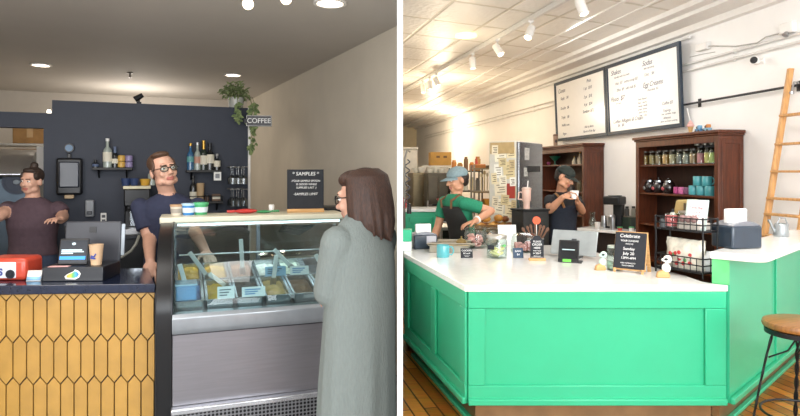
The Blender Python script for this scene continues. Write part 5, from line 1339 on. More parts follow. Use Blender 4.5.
for x, z, w_, h_, lab in ((.16,1.74,.13,.14,'pale magnet card on the fridge door, upper one'),(.14,1.55,.10,.10,'small photo magnet under the magnet card on fridge door')):
    q = MB(); q.box(0,w_,-.004,0,0,h_); tag(q.build('fridge_magnet', mat('mag'+lab[:5], '#b9b6ae', .5, vary=.3, scale=40)), lab, 'magnet', None, FM @ Vector((x,-.0355,z)), 55)
q = MB(); q.box(-.0065,-.004,.02,.32,1.81,1.94); o = tag(q.build('paper_note', mat('tan_sheet','#b89c6b',.7,vary=.1)), 'wide tan sheet along the top of the fridge side', 'note', None, (PX(516,6.8), 6.8, 0), 55)
# cart with tumbler
t = thing('kitchen_cart', 'black cart standing in front of the stainless fridge', 'cart', (PX(530,6.25), 6.25, 0), 20)
q = MB(); q.box(-.15,.15,-.12,.12,.08,1.20); q.build('body', mat('cart_black','#1b1a1a',.5), t, .006)
q = MB(); q.box(-.16,.16,-.13,.13,1.20,1.22); q.build('top', blackmetal, t, .004)
for x in (-.12,.12):
    for y in (-.09,.09):
        q = MB(Matrix.Translation((x,y,.04)) @ Matrix.Rotation(R(90),4,'X')); q.lathe([(.0001,.012),(.04,.012),(.04,-.012),(.0001,-.012)], n=16); q.box(-.006,.006,.02,.05,-.006,.006); q.build('caster', black, t)
t = thing('tumbler', 'pale pink tumbler with handle and straw on the black cart', 'tumbler', (PX(526.5,6.2), 6.2, 1.2205), 0)
pk = mat('tumbler_pink','#d7b3a4',.4)
q = MB(); q.lathe([(.0001,0),(.032,0),(.034,.07),(.045,.085),(.047,.20),(.0001,.20)], n=26); q.build('cup_body', pk, t)
q = MB(); q.lathe([(.049,.198),(.049,.212),(.03,.222),(.0001,.222)], n=26); q.build('lid', mat('tumbler_lid','#c9a796',.3), t)
q = MB(); q.tube([(-.044,0,.17),(-.08,0,.17),(-.085,0,.10),(-.044,0,.095)], .008, 8); q.build('handle', pk, t)
q = MB(); q.tube([(.01,0,.21),(.016,0,.29)], .005, 8); q.build('straw', white, t)

# ------------------------------------------------------------------- kitchen at the far end
t = thing('tall_cupboard', 'tall cream cupboard at the far end of the kitchen by the partition', 'cupboard', (PX(409,10.6)+.02, 10.6, 0), 0)
cc_ = mat('cupboard_cream','#d9d0bd',.5)
q = MB(); q.box(-.15,.13,0,.45,0,2.0); q.build('carcass', cc_, t, .006)
q = MB(); q.box(-.14,.12,-.02,0,1.05,1.97); q.build('door', cc_, t, .006)
q = MB(); q.box(-.14,.12,-.02,0,.05,1.02); q.build('door', cc_, t, .006)
q = MB(); q.box(-.16,.14,-.03,.46,2.0,2.04); q.build('cornice', cc_, t, .01)
def machine(name, label, px0, px1, d, ytop, m, rz, dep=.5, doors=2):
    w = (px1-px0)/FL*d; z1 = PZ(ytop, d)
    t = thing(name, label, name.replace('_',' '), (PX((px0+px1)/2,d), d, 0), rz)
    q = MB(); q.box(-w/2,w/2,0,dep,.10,z1); q.build('housing', m, t, .01)
    for i in range(doors):
        q = MB(); x0, x1 = -w/2+w*i/doors+.01, -w/2+w*(i+1)/doors-.01
        q.box(x0,x1,-.015,0,.2,z1-.06); q.build('door', m, t, .006)
    q = MB(); q.tube([(w*.30,-.02,z1*.45),(w*.30,-.05,z1*.47),(w*.30,-.05,z1*.75),(w*.30,-.02,z1*.77)], .01); q.build('handle', steel, t)
    q = MB()
    for x in (-w/2+.03,w/2-.03):
        for y in (.04,dep-.04): q.lathe([(.0001,0),(.02,0),(.02,.10),(.0001,.10)], c=(x,y,0), n=10)
    q.build('feet', black, t)
    return z1
khaki = mat('steel_khaki','#84765a',.4,.6,.12,6); khaki2 = mat('steel_dark','#4a4234',.4,.6,.15,6)
zA = machine('mixer_cabinet','tall dull steel cabinet beside the cream cupboard', 412.5, 426.5, 9.9, 172.8, khaki, 10, .45, 1)
zB_ = machine('prep_fridge','dark steel upright prep fridge next to the dull steel cabinet', 427.5, 449, 9.3, 173, khaki2, 5, .5, 2)
bw = mat('bowl_white','#e2dccb',.35)
bl_ = [(416,10.05,.07,'white bowl on the dull steel cabinet'),(421.5,10.0,.085,'wide white bowl stacked end on the dull steel cabinet'),(430,9.5,.06,'small white bowl on the prep fridge top, first in row'),(435.5,9.55,.08,'large white bowl on the prep fridge top, second in row'),(441,9.5,.06,'small white bowl on the prep fridge top, third in row'),(446,9.5,.065,'white bowl on the prep fridge top, last in row')]
for px, d, r, lab in bl_:
    simple('bowl', lab, 'bowl', [(.0001,0),(r*.5,0),(r*.85,r*.6),(r,r*1.15),(r*.94,r*1.15),(r*.5,.015),(.0001,.012)], bw, px, d, zA if px < 428 else zB_, grp='white bowls')
t = thing('wooden_crate', 'yellow wooden crate on the high wall shelf above white bowls', 'crate', (PX(441,10.2), 10.2, PZ(165.5,10.2)), 4)
yw = mat('crate_yellow','#bd8a35',.6,vary=.12,scale=6)
q = MB(); w_ = 21/FL*10.2; h_ = 13.5/FL*10.2; q.box(-w_/2,w_/2,0,.3,0,h_); q.build('crate_box', yw, t, .006)
for x in (-w_*.14,w_*.2):
    q = MB(); q.box(x-.03,x+.03,-.006,0,h_*.56,h_*.72); q.build('label_mark', mat('crate_mark','#6b4a22',.6), t)
t = thing('high_shelf', 'pale shelf under the yellow wooden crate', 'shelf', (PX(437,10.2), 10.2, PZ(165.5,10.2)-.03), 4)
q = MB(); w_ = 30/FL*10.2; q.box(-w_/2,w_/2,-.03,.35,0,.03); q.build('board', cc_, t, .003)
for x in (-w_/2+.03, w_/2-.03):
    q = MB(); zz = PZ(165.5,10.2)-.03; q.tube([(x,.3,0),(x,.3,-zz)], .015); q.build('post', cc_, t)
# stove with red pan
t = thing('stove', 'black stove behind the man in the green tee', 'stove', (PX(447,8.4), 8.4, 0), 0)
q = MB(); q.box(-.26,.2,0,.55,.05,1.12); q.build('body', mat('stove_black','#1c1a18',.4,.3), t, .008)
q = MB(); q.box(-.24,.18,-.02,0,.25,.85); q.build('oven_door', mat('stove_door','#2a2622',.25,.4), t, .006)
q = MB(); q.tube([(-.2,-.05,.9),(.14,-.05,.9)], .012); q.build('handle', steel, t)
for x in (-.13,.09):
    q = MB(); q.lathe([(.07,1.12),(.07,1.14),(.06,1.14),(.06,1.12)], c=(x,.2,0), n=20, closed=True); q.build('burner', blackmetal, t)
q = MB(); q.tube([(-.27,-.03,0.0),(-.27,-.03,1.2)], .012); q.tube([(.21,-.03,0),(.21,-.03,1.2)], .012); q.build('side_post', steel, t)
simple('red_pan','red pan on the black stove beside the man in green','pan',[(.0001,0),(.12,0),(.15,.06),(.155,.06),(.16,.075),(.15,.075),(.115,.01),(.0001,.01)],mat('pan_red','#b0302a',.35),447.5,8.55,1.142,n=28)
t = thing('faucet', 'tall steel spray faucet standing by the cream cupboard', 'faucet', (PX(404.5,7.2), 7.2, 0), 0)
q = MB(); q.tube([(0,0,.0),(0,0,1.25),(0,0,1.75),(.03,0,1.86),(.07,0,1.84)], .012, 8); q.build('riser', mat('faucet_steel','#8d8a84',.3,.8), t)
q = MB(); q.tube([(.035+.028*math.sin(z*60),.02+.02*math.cos(z*60),1.75-z) for z in [i*.55/44 for i in range(45)]], .008, 6); q.build('hose', mat('faucet_hose','#4c4d58',.4), t)
q = MB(); q.lathe([(.0001,0),(.03,.0),(.02,.12),(.0001,.13)], c=(.055,0,1.10), n=14); q.build('spray_head', black, t)
q = MB(); q.box(-.02,.06,-.05,.05,0,.02); q.build('base_plate', steel, t)
# rack right of the man
t = thing('steel_rack', 'steel kitchen rack with utensils beside the fridge', 'rack', (PX(486,8.3), 8.3, 0), 0)
for z in (.45,1.05,1.33,1.655):
    q = MB(); q.box(-.17,.17,0,.40,z-.02,z); q.build('shelf', khaki, t, .003)
for x in (-.16,.16):
    for y in (.02,.38):
        q = MB(); q.tube([(x,y,0),(x,y,1.70)], .012); q.build('post', steel2, t)
rk = Vector((PX(486,8.3), 8.3, 0))
for x, w_, h_, z, cc, lab in ((-.08,.16,.055,1.655,'#b06a2a','orange box lying on the top of steel rack'),(.08,.14,.04,1.655,'#5c4a34','brown tray on the top of steel rack'),(.07,.17,.17,1.05,'#c98a25','big yellow tub on the rack, lower shelf'),(-.09,.12,.14,1.05,'#6b4a22','brown canister box on the lower rack shelf')):
    q = MB(); q.box(-w_/2,w_/2,.03,.3,0,h_); tag(q.build('storage_tub', mat('tub'+cc, cc, .5), bevel=.01), lab, 'tub', loc=rk+Vector((x,0,z+.0005)))
uten = [(-.06,.20,'#d0c2a0'),(-.02,.24,'#b9a67c'),(.02,.21,'#e0d6be'),(.06,.25,'#a89870'),(.10,.2,'#d8cbb0')]
for i, (x, h_, cc) in enumerate(uten):
    q = MB(); q.tube([(0,0,0),(0,-.01,h_)], .008, 6); q.ell((0,-.012,h_+.02),(.02,.006,.03)); tag(q.build('utensil', mat('ut'+cc, cc, .5)), 'pale kitchen utensil standing on middle shelf of the steel rack', 'utensil', 'utensils on the rack', rk+Vector((x+.02,.16,1.331)))
simple('sauce_bottle','thin red sauce bottle on the rack top','bottle',[(.0001,0),(.022,0),(.022,.08),(.008,.11),(.006,.15),(.0001,.15)],mat('sauce_red','#a8301f',.4),476.5,8.45,1.656)
# long prep table behind the workers
t = thing('prep_table', 'long steel prep table behind the counter staff', 'table', (0,0,0))
ZP = .96
q = MB(); q.box(.45,.98,6.98,7.5,ZP-.04,ZP); q.build('top', steel2, t, .004)
for x in (.48,.95):
    for y in (7.0,7.45):
        q = MB(); q.tube([(x,y,0),(x,y,ZP-.04)], .018); q.build('leg', steel2, t)
q = MB(); q.box(.47,.96,7.0,7.47,.25,.27); q.build('undershelf', steel2, t)
# ------------------------------------------------------------------- things on the green counter
def on_ct(px, py, z=ZT): d = DZ(py, z); return P(px, py, d)
# second raised bar block at the back
t = thing('bar_end', 'low mint green bar block with white top behind the napkin dispenser', 'bar', (PX(421,7.7), 7.7, 0))
q = MB(); q.box(-.20,.20,0,.4,0,1.09); q.build('body', green, t, .004)
q = MB(); q.box(-.16,.16,-.012,0,.2,.26); q.box(-.16,.16,-.012,0,.95,1.02); q.box(-.2,-.14,-.012,0,.2,1.02); q.box(.14,.2,-.012,0,.2,1.02); q.build('panel_frame', green, t, .003)
q = MB(); q.box(-.225,.225,-.04,.43,1.09,1.13); q.build('bar_top', quartz, t, .005)
simple('sauce_bottle','small red bottle on the low green bar block by the partition','bottle',[(.0001,0),(.03,0),(.03,.10),(.01,.14),(.008,.19),(.0001,.19)],mat('sauce_red2','#b3262a',.35),404.2,7.85,1.131)
# container by the partition
p = Vector((.062, 5.12, ZT))
t = thing('straw_holder', 'mint green topped clear box on the counter against the partition', 'container', (.105, 5.35, ZT), -4)
q = MB(); q.box(-.085,.0,-.06,.06,0,.085); q.build('clear_base', mat('frosted_white','#dfe6e2',.3), t, .006)
q = MB(); q.box(-.085,.0,-.06,.06,.085,.19); q.build('green_top', green, t, .006)
# napkin dispensers
navyp = mat('navy_plastic','#22303f',.3, coat=.3)
def napkins(label, loc, rz, w, d, h):
    t = thing('napkin_dispenser', label, 'dispenser', loc, rz, None)
    q = MB(); q.box(-w/2,w/2,-d/2,d/2,0,h*.74); q.build('shell', navyp, t, .014, 3)
    q = MB(); n = 10
    pr = [(-w*.47,h*.73)]+[(-w*.47+w*.94*i/n, h*.76+h*.14*math.sin(PI*i/n)) for i in range(n+1)]+[(w*.47,h*.73)]
    q.prism(pr, -d*.45, d*.45, 'xz'); q.build('smoke_lid', mat('smoke_lid','#6d7078',.2, coat=.4), t, .004)
    q = MB(); q.box(-w*.36,w*.30,-.022,.022,h*.8,h*1.28); q.build('napkin', paper, t, .01, 3)
    return t
p = on_ct(424, 249)
napkins('small navy napkin dispenser on counter beside the teal mug', (p.x, p.y+.06, ZT), 12, .22, .17, .175)
q = MB(); q.box(-.045,.045,-.001,.0,.0,.07)
o = q.build('sticker', mat('sticker_grey','#a9a9b2',.5)); o.parent = bpy.data.objects['napkin_dispenser.001']; o.location = (.05,-.0865,.05)
p = Vector(BM @ Vector((.16,-.05,1.10)))
pd = P(738, 247, DZ(247, 1.10))
napkins('large navy napkin dispenser with white napkins on the raised bar', (PX(738,3.97), 3.99, 1.10), 14, .235, .19, .20)
# teal mug, tags
p = on_ct(443, 257); mug('teal mug on the white counter beside the small navy dispenser', (p.x, p.y, ZT), -4, None, .053, .10)
def little_sign(label, px, py, w, h, rz, m, lines, name='price_tag'):
    p = on_ct(px, py); t = thing(name, label, 'sign', (p.x, p.y, ZT), rz)
    M = Matrix.Rotation(R(-14),4,'X')
    q = MB(M); q.box(-w/2,w/2,0,.006,0,h); q.build('plate', m, t, .002)
    q = MB(); q.box(-w*.3,w*.3,.01,.045,0,.006); q.prism([(.008,0),(.04,0),(.012,h*.5)], -.006, .006, 'yz'); q.build('foot', m, t)
    for s_, sz, z in lines:
        o = txt(s_, sz, chalk, t, (0,0,0)); o.location = M @ Vector((0,-.0012,z)); o.rotation_euler = (R(90-14),0,0)
little_sign('small black price tag on counter beside the teal mug', 467, 258, .10, .08, 6, slate, [('COOKIES',.020,.06),('$3 each',.018,.038),('* fresh *',.014,.016)])
little_sign('small navy price tag beside the tall black sign', 518.5, 258, .085, .082, 4, mat('tag_navy','#1d3a55',.5), [('BARS',.022,.055),('$4',.022,.028)])
# tall rounded sign
p = on_ct(537, 260.5); t = thing('counter_sign', 'tall black sign with rounded top on a wooden base on counter', 'sign', (p.x, p.y, ZT), -2)
q = MB(); q.box(-.065,.065,-.025,.025,0,.02); q.build('wooden_base', wood_lt, t, .003)
pr = [(-.052,.018),(.052,.018),(.052,.165)]+[(.034,.172)]+[(.032*math.cos(R(a)), .172+.026*math.sin(R(a))) for a in range(10,171,20)]+[(-.034,.172),(-.052,.165)]
q = MB(); q.prism(pr, -.005, .005, 'xz'); q.build('slate_board', slate, t, .0015)
for s_, sz, z in (('PLEASE',.020,.150),('ORDER',.024,.126),('HERE',.022,.100),('then have',.015,.078),('A SEAT',.020,.057),('thank you',.014,.036)):
    txt(s_, sz, chalk, t, (0,-.0058,z))
q = MB(); q.box(-.046,.046,-.0058,-.005,.026,.028); q.build('chalk_rule', chalk, t)
# cookie jars
def cookies(t, n, r, z0, h, m, seed, cr_=.032):
    rr = random.Random(seed)
    for i in range(n):
        a = rr.uniform(0,2*PI); q_ = rr.uniform(.15,.62)*r; q = MB()
        M = Matrix.Translation((q_*math.cos(a), q_*math.sin(a), z0+.012+h*(i/n))) @ Euler((rr.uniform(-.5,.5),rr.uniform(-.5,.5),0)).to_matrix().to_4x4()
        q.M = M; q.lathe([(.0001,-.009),(cr_*.8,-.008),(cr_,0),(cr_*.8,.008),(.0001,.010)], n=16); q.build('cookie', m, t)
def glassjar(label, px, py, r, h, lidm, ck=None, square=False, back=0):
    p = on_ct(px, py); t = thing('cookie_jar', label, 'jar', (p.x, p.y+r+back, ZT), 0)
    q = MB(); q.lathe([(.0001,0),(r*.96,0),(r,.01),(r,h*.74),(r*.9,h*.83),(r*.9,h*.86),(r*.87,h*.86),(r*.87,h*.82),(r*.965,h*.73),(r*.965,.014),(.0001,.01)], n=36); q.build('glass_jar', jarglass, t)
    q = MB(); q.lathe([(r*.94,h*.84),(r*.97,h*.86),(r*.97,h*.97),(r*.92,h),(.0001,h)], n=36); q.build('lid', lidm, t)
    if ck: cookies(t, *ck)
    return t
tin_l = mat('tin_lid','#b9b7b0',.3,.8)
ckp = mat('cookie_pink','#f4aaa4',.7,vary=.15,scale=40); cky = mat('cookie_cream','#efe5a4',.7,vary=.15,scale=40)
t = glassjar('glass jar of lemon cookies with tin lid at the counter front', 498.5, 259, .083, .185, tin_l, (12,.083,.01,.06,cky,3,.036))
q = MB(); q.box(-.03,.03,-.003,0,0,.036); o = q.build('hang_tag', slate, t, .004); o.location = (-.06,-.083,.075); o.rotation_euler = (0,0,R(-32))
q = MB(); q.prism([(-.02,0),(.018,-.012),(.03,0),(.018,.012)], -.0845, -.083, 'xz'); o = q.build('green_ribbon', mat('ribbon_green','#5aa85a',.5), t); o.location = (.035,.014,.105)
t = glassjar('wide glass jar of pink macaron cookies behind the black price tag', 477, 249, .105, .19, jarglass, (16,.10,.01,.10,ckp,8,.036))
t = glassjar('glass jar of pale macarons behind the lemon cookie jar', 492, 246, .08, .165, jarglass, (10,.075,.01,.08,mat('cookie_peach','#f0bfa8',.7,vary=.15,scale=40),5,.03), back=.02)
# clear domed cake box
p = on_ct(529, 253); t = thing('cake_dome', 'clear domed box of brownies behind the tall black sign', 'cake dome', (p.x, p.y+.12, ZT), 0)
q = MB(); q.lathe([(.0001,0),(.135,0),(.14,.012),(.0001,.014)], n=36); q.build('tray', jarglass, t)
q = MB(); q.lathe([(.130,.014),(.130,.10),(.115,.145),(.07,.165),(.0001,.17)], n=36); q.build('dome', jarglass, t)
for i in range(6):
    a = 2*PI*i/6; q = MB(Matrix.Translation((.07*math.cos(a),.07*math.sin(a),.014)) @ Matrix.Rotation(a,4,'Z')); q.box(-.032,.032,-.028,.028,0,.045+.02*(i % 2)); q.build('brownie', mat('brownie','#c08a86',.7,vary=.3,scale=50), t, .006)
# white card and standing tag behind
p = on_ct(509, 247); t = thing('white_card', 'blank white card standing behind the cookie jars', 'card', (p.x, p.y+.08, ZT), 8)
M = Matrix.Rotation(R(-10),4,'X')
q = MB(M); q.box(-.085,.095,0,.004,.0,.20); q.build('card', paper, t, .003)
q = MB(); q.prism([(.005,0),(.07,0),(.03,.12)], -.002, .002, 'yz'); q.build('easel_back', paper, t)
t = thing('spoon_crock', 'crock of wooden spoons with an orange round tag behind the tall sign', 'crock', (PX(535.5,5.45), 5.45, ZT), 0)
q = MB(); q.lathe([(.0001,0),(.06,0),(.075,.10),(.068,.10),(.055,.01),(.0001,.01)], n=26); q.build('crock', mat('crock_grey','#8f8b84',.4), t)
for i in range(7):
    a = -.8+1.6*i/6; q = MB(); q.box(-.008,.008,-.002,.002,.05,.20); q.ell((0,0,.21),(.014,.003,.02)); o = q.build('wooden_spoon', mat('spoon_wood','#6d4a35',.6,vary=.2), t); o.rotation_euler = (.1*math.sin(i*2), a*.7, 0)
q = MB(); q.tube([(0,-.05,.05),(-.005,-.06,.235)], .003, 6); q.build('stick', white, t)
q = MB(Matrix.Translation((-.005,-.064,.265)) @ Matrix.Rotation(R(90),4,'X')); q.lathe([(.0001,.003),(.036,.003),(.036,-.003),(.0001,-.003)], n=24); q.build('orange_tag', mat('tag_orange','#e2562a',.5), t)
# bread on the prep area behind jars
t = thing('bread_basket', 'shallow basket on a stand behind the jars, holding bread rolls', 'basket', (PX(494,6.62), 6.62, 0), 6)
q = MB(); q.box(-.18,.18,-.12,.12,0,.95); q.build('stand', mat('stand_brown','#3a2a20',.6), t, .005)
q = MB(); q.prism([(-.24,-.14),(.24,-.14),(.24,.14),(-.24,.14)], .95, .965); 
for a_, c_ in (((-.24,-.14),(.24,-.14)),((.24,-.14),(.24,.14)),((.24,.14),(-.24,.14)),((-.24,.14),(-.24,-.14))):
    for k in range(4): q.tube([(a_[0],a_[1],.97+.018*k),(c_[0],c_[1],.97+.018*k)], .008, 6)
q.build('wicker_tray', mat('wicker','#8a5f2c',.6,vary=.2), t)
bc_ = [mat('bread_gold','#c98c3a',.6,vary=.2,scale=20), mat('bread_brown','#8a4f22',.6,vary=.2,scale=20), mat('bread_pale','#dba85a',.6,vary=.2,scale=20)]
BMx = Matrix.Translation((PX(494,6.62), 6.62, 0)) @ Matrix.Rotation(R(6),4,'Z')
bd = [(-.16,-.05,0,.06,.05,'golden'),(-.04,-.06,0,.065,.05,'pale'),(.08,-.05,0,.06,.045,'golden'),(.17,-.03,0,.05,.05,'brown'),(-.12,.05,0,.065,.05,'brown'),(.02,.05,0,.06,.055,'golden'),(.13,.06,0,.055,.05,'pale'),(-.09,0,.08,.055,.045,'golden'),(.05,0,.085,.065,.05,'golden'),(.13,.01,.08,.055,.04,'brown')]
bl2 = ['golden bread roll in front corner of basket, nearest the man in green','pale bread roll in the basket front, behind the macaron jar','golden bread roll in the basket front, third along','brown bread roll at the fridge end of basket','brown bread roll in the basket rear, man side','golden bread roll in the middle of basket rear','pale bread roll in the basket rear, fridge side','golden bread roll on top of the heap, man side','golden large bread roll on top of the heap','brown bread roll on top of the heap, fridge side']
for (x, y, z, a_, b_, c_), lab in zip(bd, bl2):
    q = MB(); q.ell((0,0,b_*.8),(a_,a_*.78,b_*.8)); q.ell((0,0,b_*1.25),(a_*.5,a_*.14,b_*.4))
    tag(q.build('bread_roll', bc_[{'golden':0,'brown':1,'pale':2}[c_]]), lab, 'bread roll', 'bread rolls in the basket', BMx @ Vector((x,y,.966+z)), 20*x*100)
# food well trays
pr_m = mat('tray_steel','#a7a294',.3,.8)
for (x, y, w_, d_, lab, fc) in ((.44,5.30,.34,.22,'steel food tray with tan filling beside the dispenser','#c9a765'),(.40,5.56,.42,.22,'steel food tray with cream filling farther back on counter','#ded3b8')):
    t = thing('food_tray', lab, 'tray', (x, y, ZT), -8)
    q = MB(); q.box(-w_/2,w_/2,-d_/2,d_/2,0,.006); h_ = .06
    q.box(-w_/2,w_/2,-d_/2,-d_/2+.006,0,h_); q.box(-w_/2,w_/2,d_/2-.006,d_/2,0,h_); q.box(-w_/2,-w_/2+.006,-d_/2,d_/2,0,h_); q.box(w_/2-.006,w_/2,-d_/2,d_/2,0,h_)
    q.box(-w_/2-.012,w_/2+.012,-d_/2-.012,-d_/2,h_,h_+.006); q.box(-w_/2-.012,w_/2+.012,d_/2,d_/2+.012,h_,h_+.006); q.box(-w_/2-.012,-w_/2,-d_/2,d_/2,h_,h_+.006); q.box(w_/2,w_/2+.012,-d_/2,d_/2,h_,h_+.006)
    q.build('tray_pan', pr_m, t, .002)
    q = MB(); q.box(-w_/2+.006,w_/2-.006,-d_/2+.006,d_/2-.006,.006,.045); q.build('filling', mat('filling'+fc, fc, .6, vary=.2, scale=25), t)
    q = MB(); q.tube([(-w_/2-.02,-d_/2+.01,.075),(w_/2+.05,-d_/2+.03,.075)], .009, 8); q.build('rail', pr_m, t)
t = thing('condiment_pot', 'brass coloured lidded pot at the end of the food trays', 'pot', (PX(461,5.45), 5.42, ZT), 0)
q = MB(); q.lathe([(.0001,0),(.045,0),(.05,.07),(.045,.075),(.0001,.075)], n=22); q.build('pot_body', mat('pot_brass','#8f7a4c',.35,.6), t)
q = MB(); q.lathe([(.047,.073),(.035,.09),(.008,.1),(.008,.12),(.0001,.122)], n=22); q.build('lid', mat('pot_brass','#8f7a4c',.35,.6), t)
# point of sale
p = on_ct(570, 263)
t = thing('card_terminal', 'black tilted payment terminal with green sticker on the counter', 'payment terminal', (p.x, p.y+.04, ZT), -22)
M = Matrix.Translation((0,-.03,.004)) @ Matrix.Rotation(R(-27),4,'X')
q = MB(M); q.box(-.078,.078,0,.012,0,.185); q.build('screen_body', black, t, .008)
q = MB(M); q.box(-.068,.068,-.0012,0,.03,.172); q.build('display', mat('dark_display','#0e141a',.12), t)
q = MB(M); q.box(-.05,.045,-.002,-.001,.098,.106); q.build('display_text', lamp_mat('pale_text','#9fb4b6',.5), t)
q = MB(M); q.box(-.042,.022,-.0022,-.001,.002,.024); q.build('green_sticker', mat('sticker_green','#6cc84a',.5), t)
q = MB(); q.prism([(-.03,0),(.10,0),(.06,.075),(.0,.02)], -.06, .06, 'yz'); q.box(-.07,.10,-.03,.10,0,.006); q.build('stand', black, t)
t = thing('tablet_monitor', 'large silver tablet screen seen from behind beyond the payment terminal', 'monitor', (PX(576,4.78), 4.88, ZT), -30)
M = Matrix.Translation((0,0,.025)) @ Matrix.Rotation(R(-26),4,'X')
q = MB(M); q.box(-.185,.185,0,.014,0,.215); q.build('back_shell', mat('silver_shell','#9fa6a8',.35,.5), t, .012, 3)
q = MB(M); q.box(-.02,.02,-.0015,0,.10,.14); q.box(-.01,.01,-.0025,-.0015,.112,.128); q.build('square_logo', mat('logo_charcoal','#3c4044',.5), t, .002)
q = MB(); q.box(-.06,.06,0,.12,0,.01); q.prism([(.02,0),(.11,0),(.05,.12)], -.04, .04, 'yz'); q.build('stand', mat('stand_grey','#55595c',.4), t)
# little figurines
def figurine(label, px, py, body, rz, k=1.0, base=True):
    p = on_ct(px, py); t = thing('wooden_figurine', label, 'figurine', (p.x, p.y+.02, ZT), rz)
    if base:
        q = MB(); q.prism([(-.05*k,0),(.03*k,0),(.036*k,.012*k),(.02*k,.04*k),(-.01*k,.048*k),(-.04*k,.035*k)], -.018, .018, 'xz'); q.build('wood_base', wood_lt, t, .006)
    q = MB(); q.ell((.012*k,0,.06*k),(.027*k,.024*k,.032*k)); q.ell((.02*k,0,.115*k),(.026*k,.024*k,.026*k)); q.ell((-.004*k,-.004,.112*k),(.014*k,.013*k,.011*k)); q.build('painted_body', body, t)
    q = MB(); q.ell((.006*k,-.022*k,.118*k),(.012*k,.004,.008*k)); q.build('eye_patch', black, t)
    return t
figurine('mint and white carved figurine on counter between tablet and glass jar', 602, 270.5, mat('fig_mint','#bfe0cf',.5), 8, .95)
figurine('white carved figurine on wood base in front of the wire stand', 665.5, 278, mat('fig_white','#e8e6e0',.5), -8, 1.05)
# glass jar of straws near the A-frame
jar('glass_jar', 'clear glass jar of pale mints beside the chalkboard easel', .047, .175, (PX(614.5,4.28), 4.30, ZT), '#aebfae', .06, mat('lid_mint','#a9b2a6',.3,.3))
# A-frame
p = on_ct(634, 273.5); t = thing('easel_chalkboard', 'small wooden A-frame chalkboard announcing a Sunday event on counter', 'chalkboard', (p.x, p.y+.06, ZT), -38)
M = Matrix.Translation((0,-.06,.0)) @ Matrix.Rotation(R(-14),4,'X')
for s in (-1,1):
    q = MB(M); q.box(s*.095-.008,s*.095+.008,0,.012,0,.05); q.build('foot', wood_lt, t, .003)
q = MB(M); q.box(-.107,.107,-.002,.012,.03,.285); q.build('slate_board', slate, t, .006)
q = MB(M); q.box(-.112,.112,.0125,.020,.02,.292); q.build('frame_back', wood_lt, t, .005)
M2 = Matrix.Translation((0,.10,.0)) @ Matrix.Rotation(R(16),4,'X')
q = MB(M2)
for s in (-1,1): q.box(s*.098-.012,s*.098+.012,-.008,.006,0,.28)
q.box(-.098,.098,-.006,.004,.06,.08); q.build('rear_leg', wood_lt, t, .003)
for s_, sz, z in (('Celebrate',.034,.258),('YOUR SUNDAE',.018,.224),('WITH US',.013,.202),('Sunday',.028,.168),('July 20',.028,.135),('12PM-4PM',.023,.103),('FREE TOPPINGS AT',.012,.068),('THE COUNTER',.012,.051)):
    o = txt(s_, sz, chalk, t, (0,0,0), shear=.1 if sz > .03 else 0); o.location = M @ Vector((-.005,-.0032,z)); o.rotation_euler = (R(90-14),0,0)
# two tier wire stand
wa, wb = Vector((PX(655,4.24), 4.24, 0)), Vector((PX(703,3.90), 3.90, 0)); u_ = (wb-wa).normalized(); az = math.degrees(math.atan2(u_.y,u_.x)); WL = (wb-wa).length
t = thing('wire_stand', 'two tier black wire stand on counter by the raised bar', 'stand', (wa.x, wa.y, ZT), az)
DP = .15
ZU = .30
def wire_tier(name, z, h):
    q = MB(); q.box(0,WL,0,DP,z,z+.012); q.build(name+'_tray', blackmetal, t, .002)
    q = MB()
    for zz in (z+h, z+h*.55): q.tube([(0,0,zz),(WL,0,zz),(WL,DP,zz),(0,DP,zz)], .004, 6, loop=True)
    for i in range(9):
        x = WL*i/8; q.tube([(x,0,z),(x,0,z+h)], .003, 6); q.tube([(x,DP,z),(x,DP,z+h)], .003, 6)
    for y in (DP*.5,): q.tube([(0,y,z),(0,y,z+h)], .003, 6); q.tube([(WL,y,z),(WL,y,z+h)], .003, 6)
    q.build(name+'_wire_frame', blackmetal, t)
wire_tier('lower', .03, .10); wire_tier('upper', ZU, .09)
for x in (.004, WL-.004):
    for y in (.004, DP-.004):
        q = MB(); q.tube([(x,y,0),(x,y,ZU+.1)], .006, 8); q.build('leg', blackmetal, t)
SMx = Matrix.Translation((wa.x,wa.y,ZT)) @ Matrix.Rotation(R(az),4,'Z')
def on_st(x, y, z): return SMx @ Vector((x, y, z))
zt_ = ZU+.0125; zl_ = .0425
# print in frame
t = thing('framed_print', 'pale mint framed price print standing in the upper wire tray', 'sign', on_st(WL-.10,.045,zt_), az+2)
M = Matrix.Rotation(R(-10),4,'X')
q = MB(M); q.box(-.08,.08,0,.01,0,.205); q.build('frame', mat('frame_mint','#b9c9c4',.4), t, .003)
q = MB(M); q.box(-.066,.066,-.0012,0,.014,.19); q.build('sheet', paper, t)
for s_, sz, z in (('Candy Bags',.022,.150),('sweet mix  $5',.012,.120),('sour mix  $5',.012,.100),('mints  $4',.012,.080)):
    o = txt(s_, sz, mat('print_rose','#b0707c',.7), t, (0,0,0)); o.location = M @ Vector((0,-.002,z)); o.rotation_euler = (R(80),0,0)
q = MB(); q.prism([(.012,0),(.07,0),(.02,.12)], -.003, .003, 'yz'); q.build('easel_back', white, t)
jar('glass_jar', 'glass jar with grey lid in the middle of the upper wire tray', .05, .12, on_st(WL*.44,.10,zt_), '#8d8a80', .07, steel2)
t = jar('glass_jar', 'low glass jar of pink candy in the upper wire tray', .05, .10, on_st(WL*.20,.08,zt_), '#e0666a', .085, jarglass)
rr = random.Random(9)
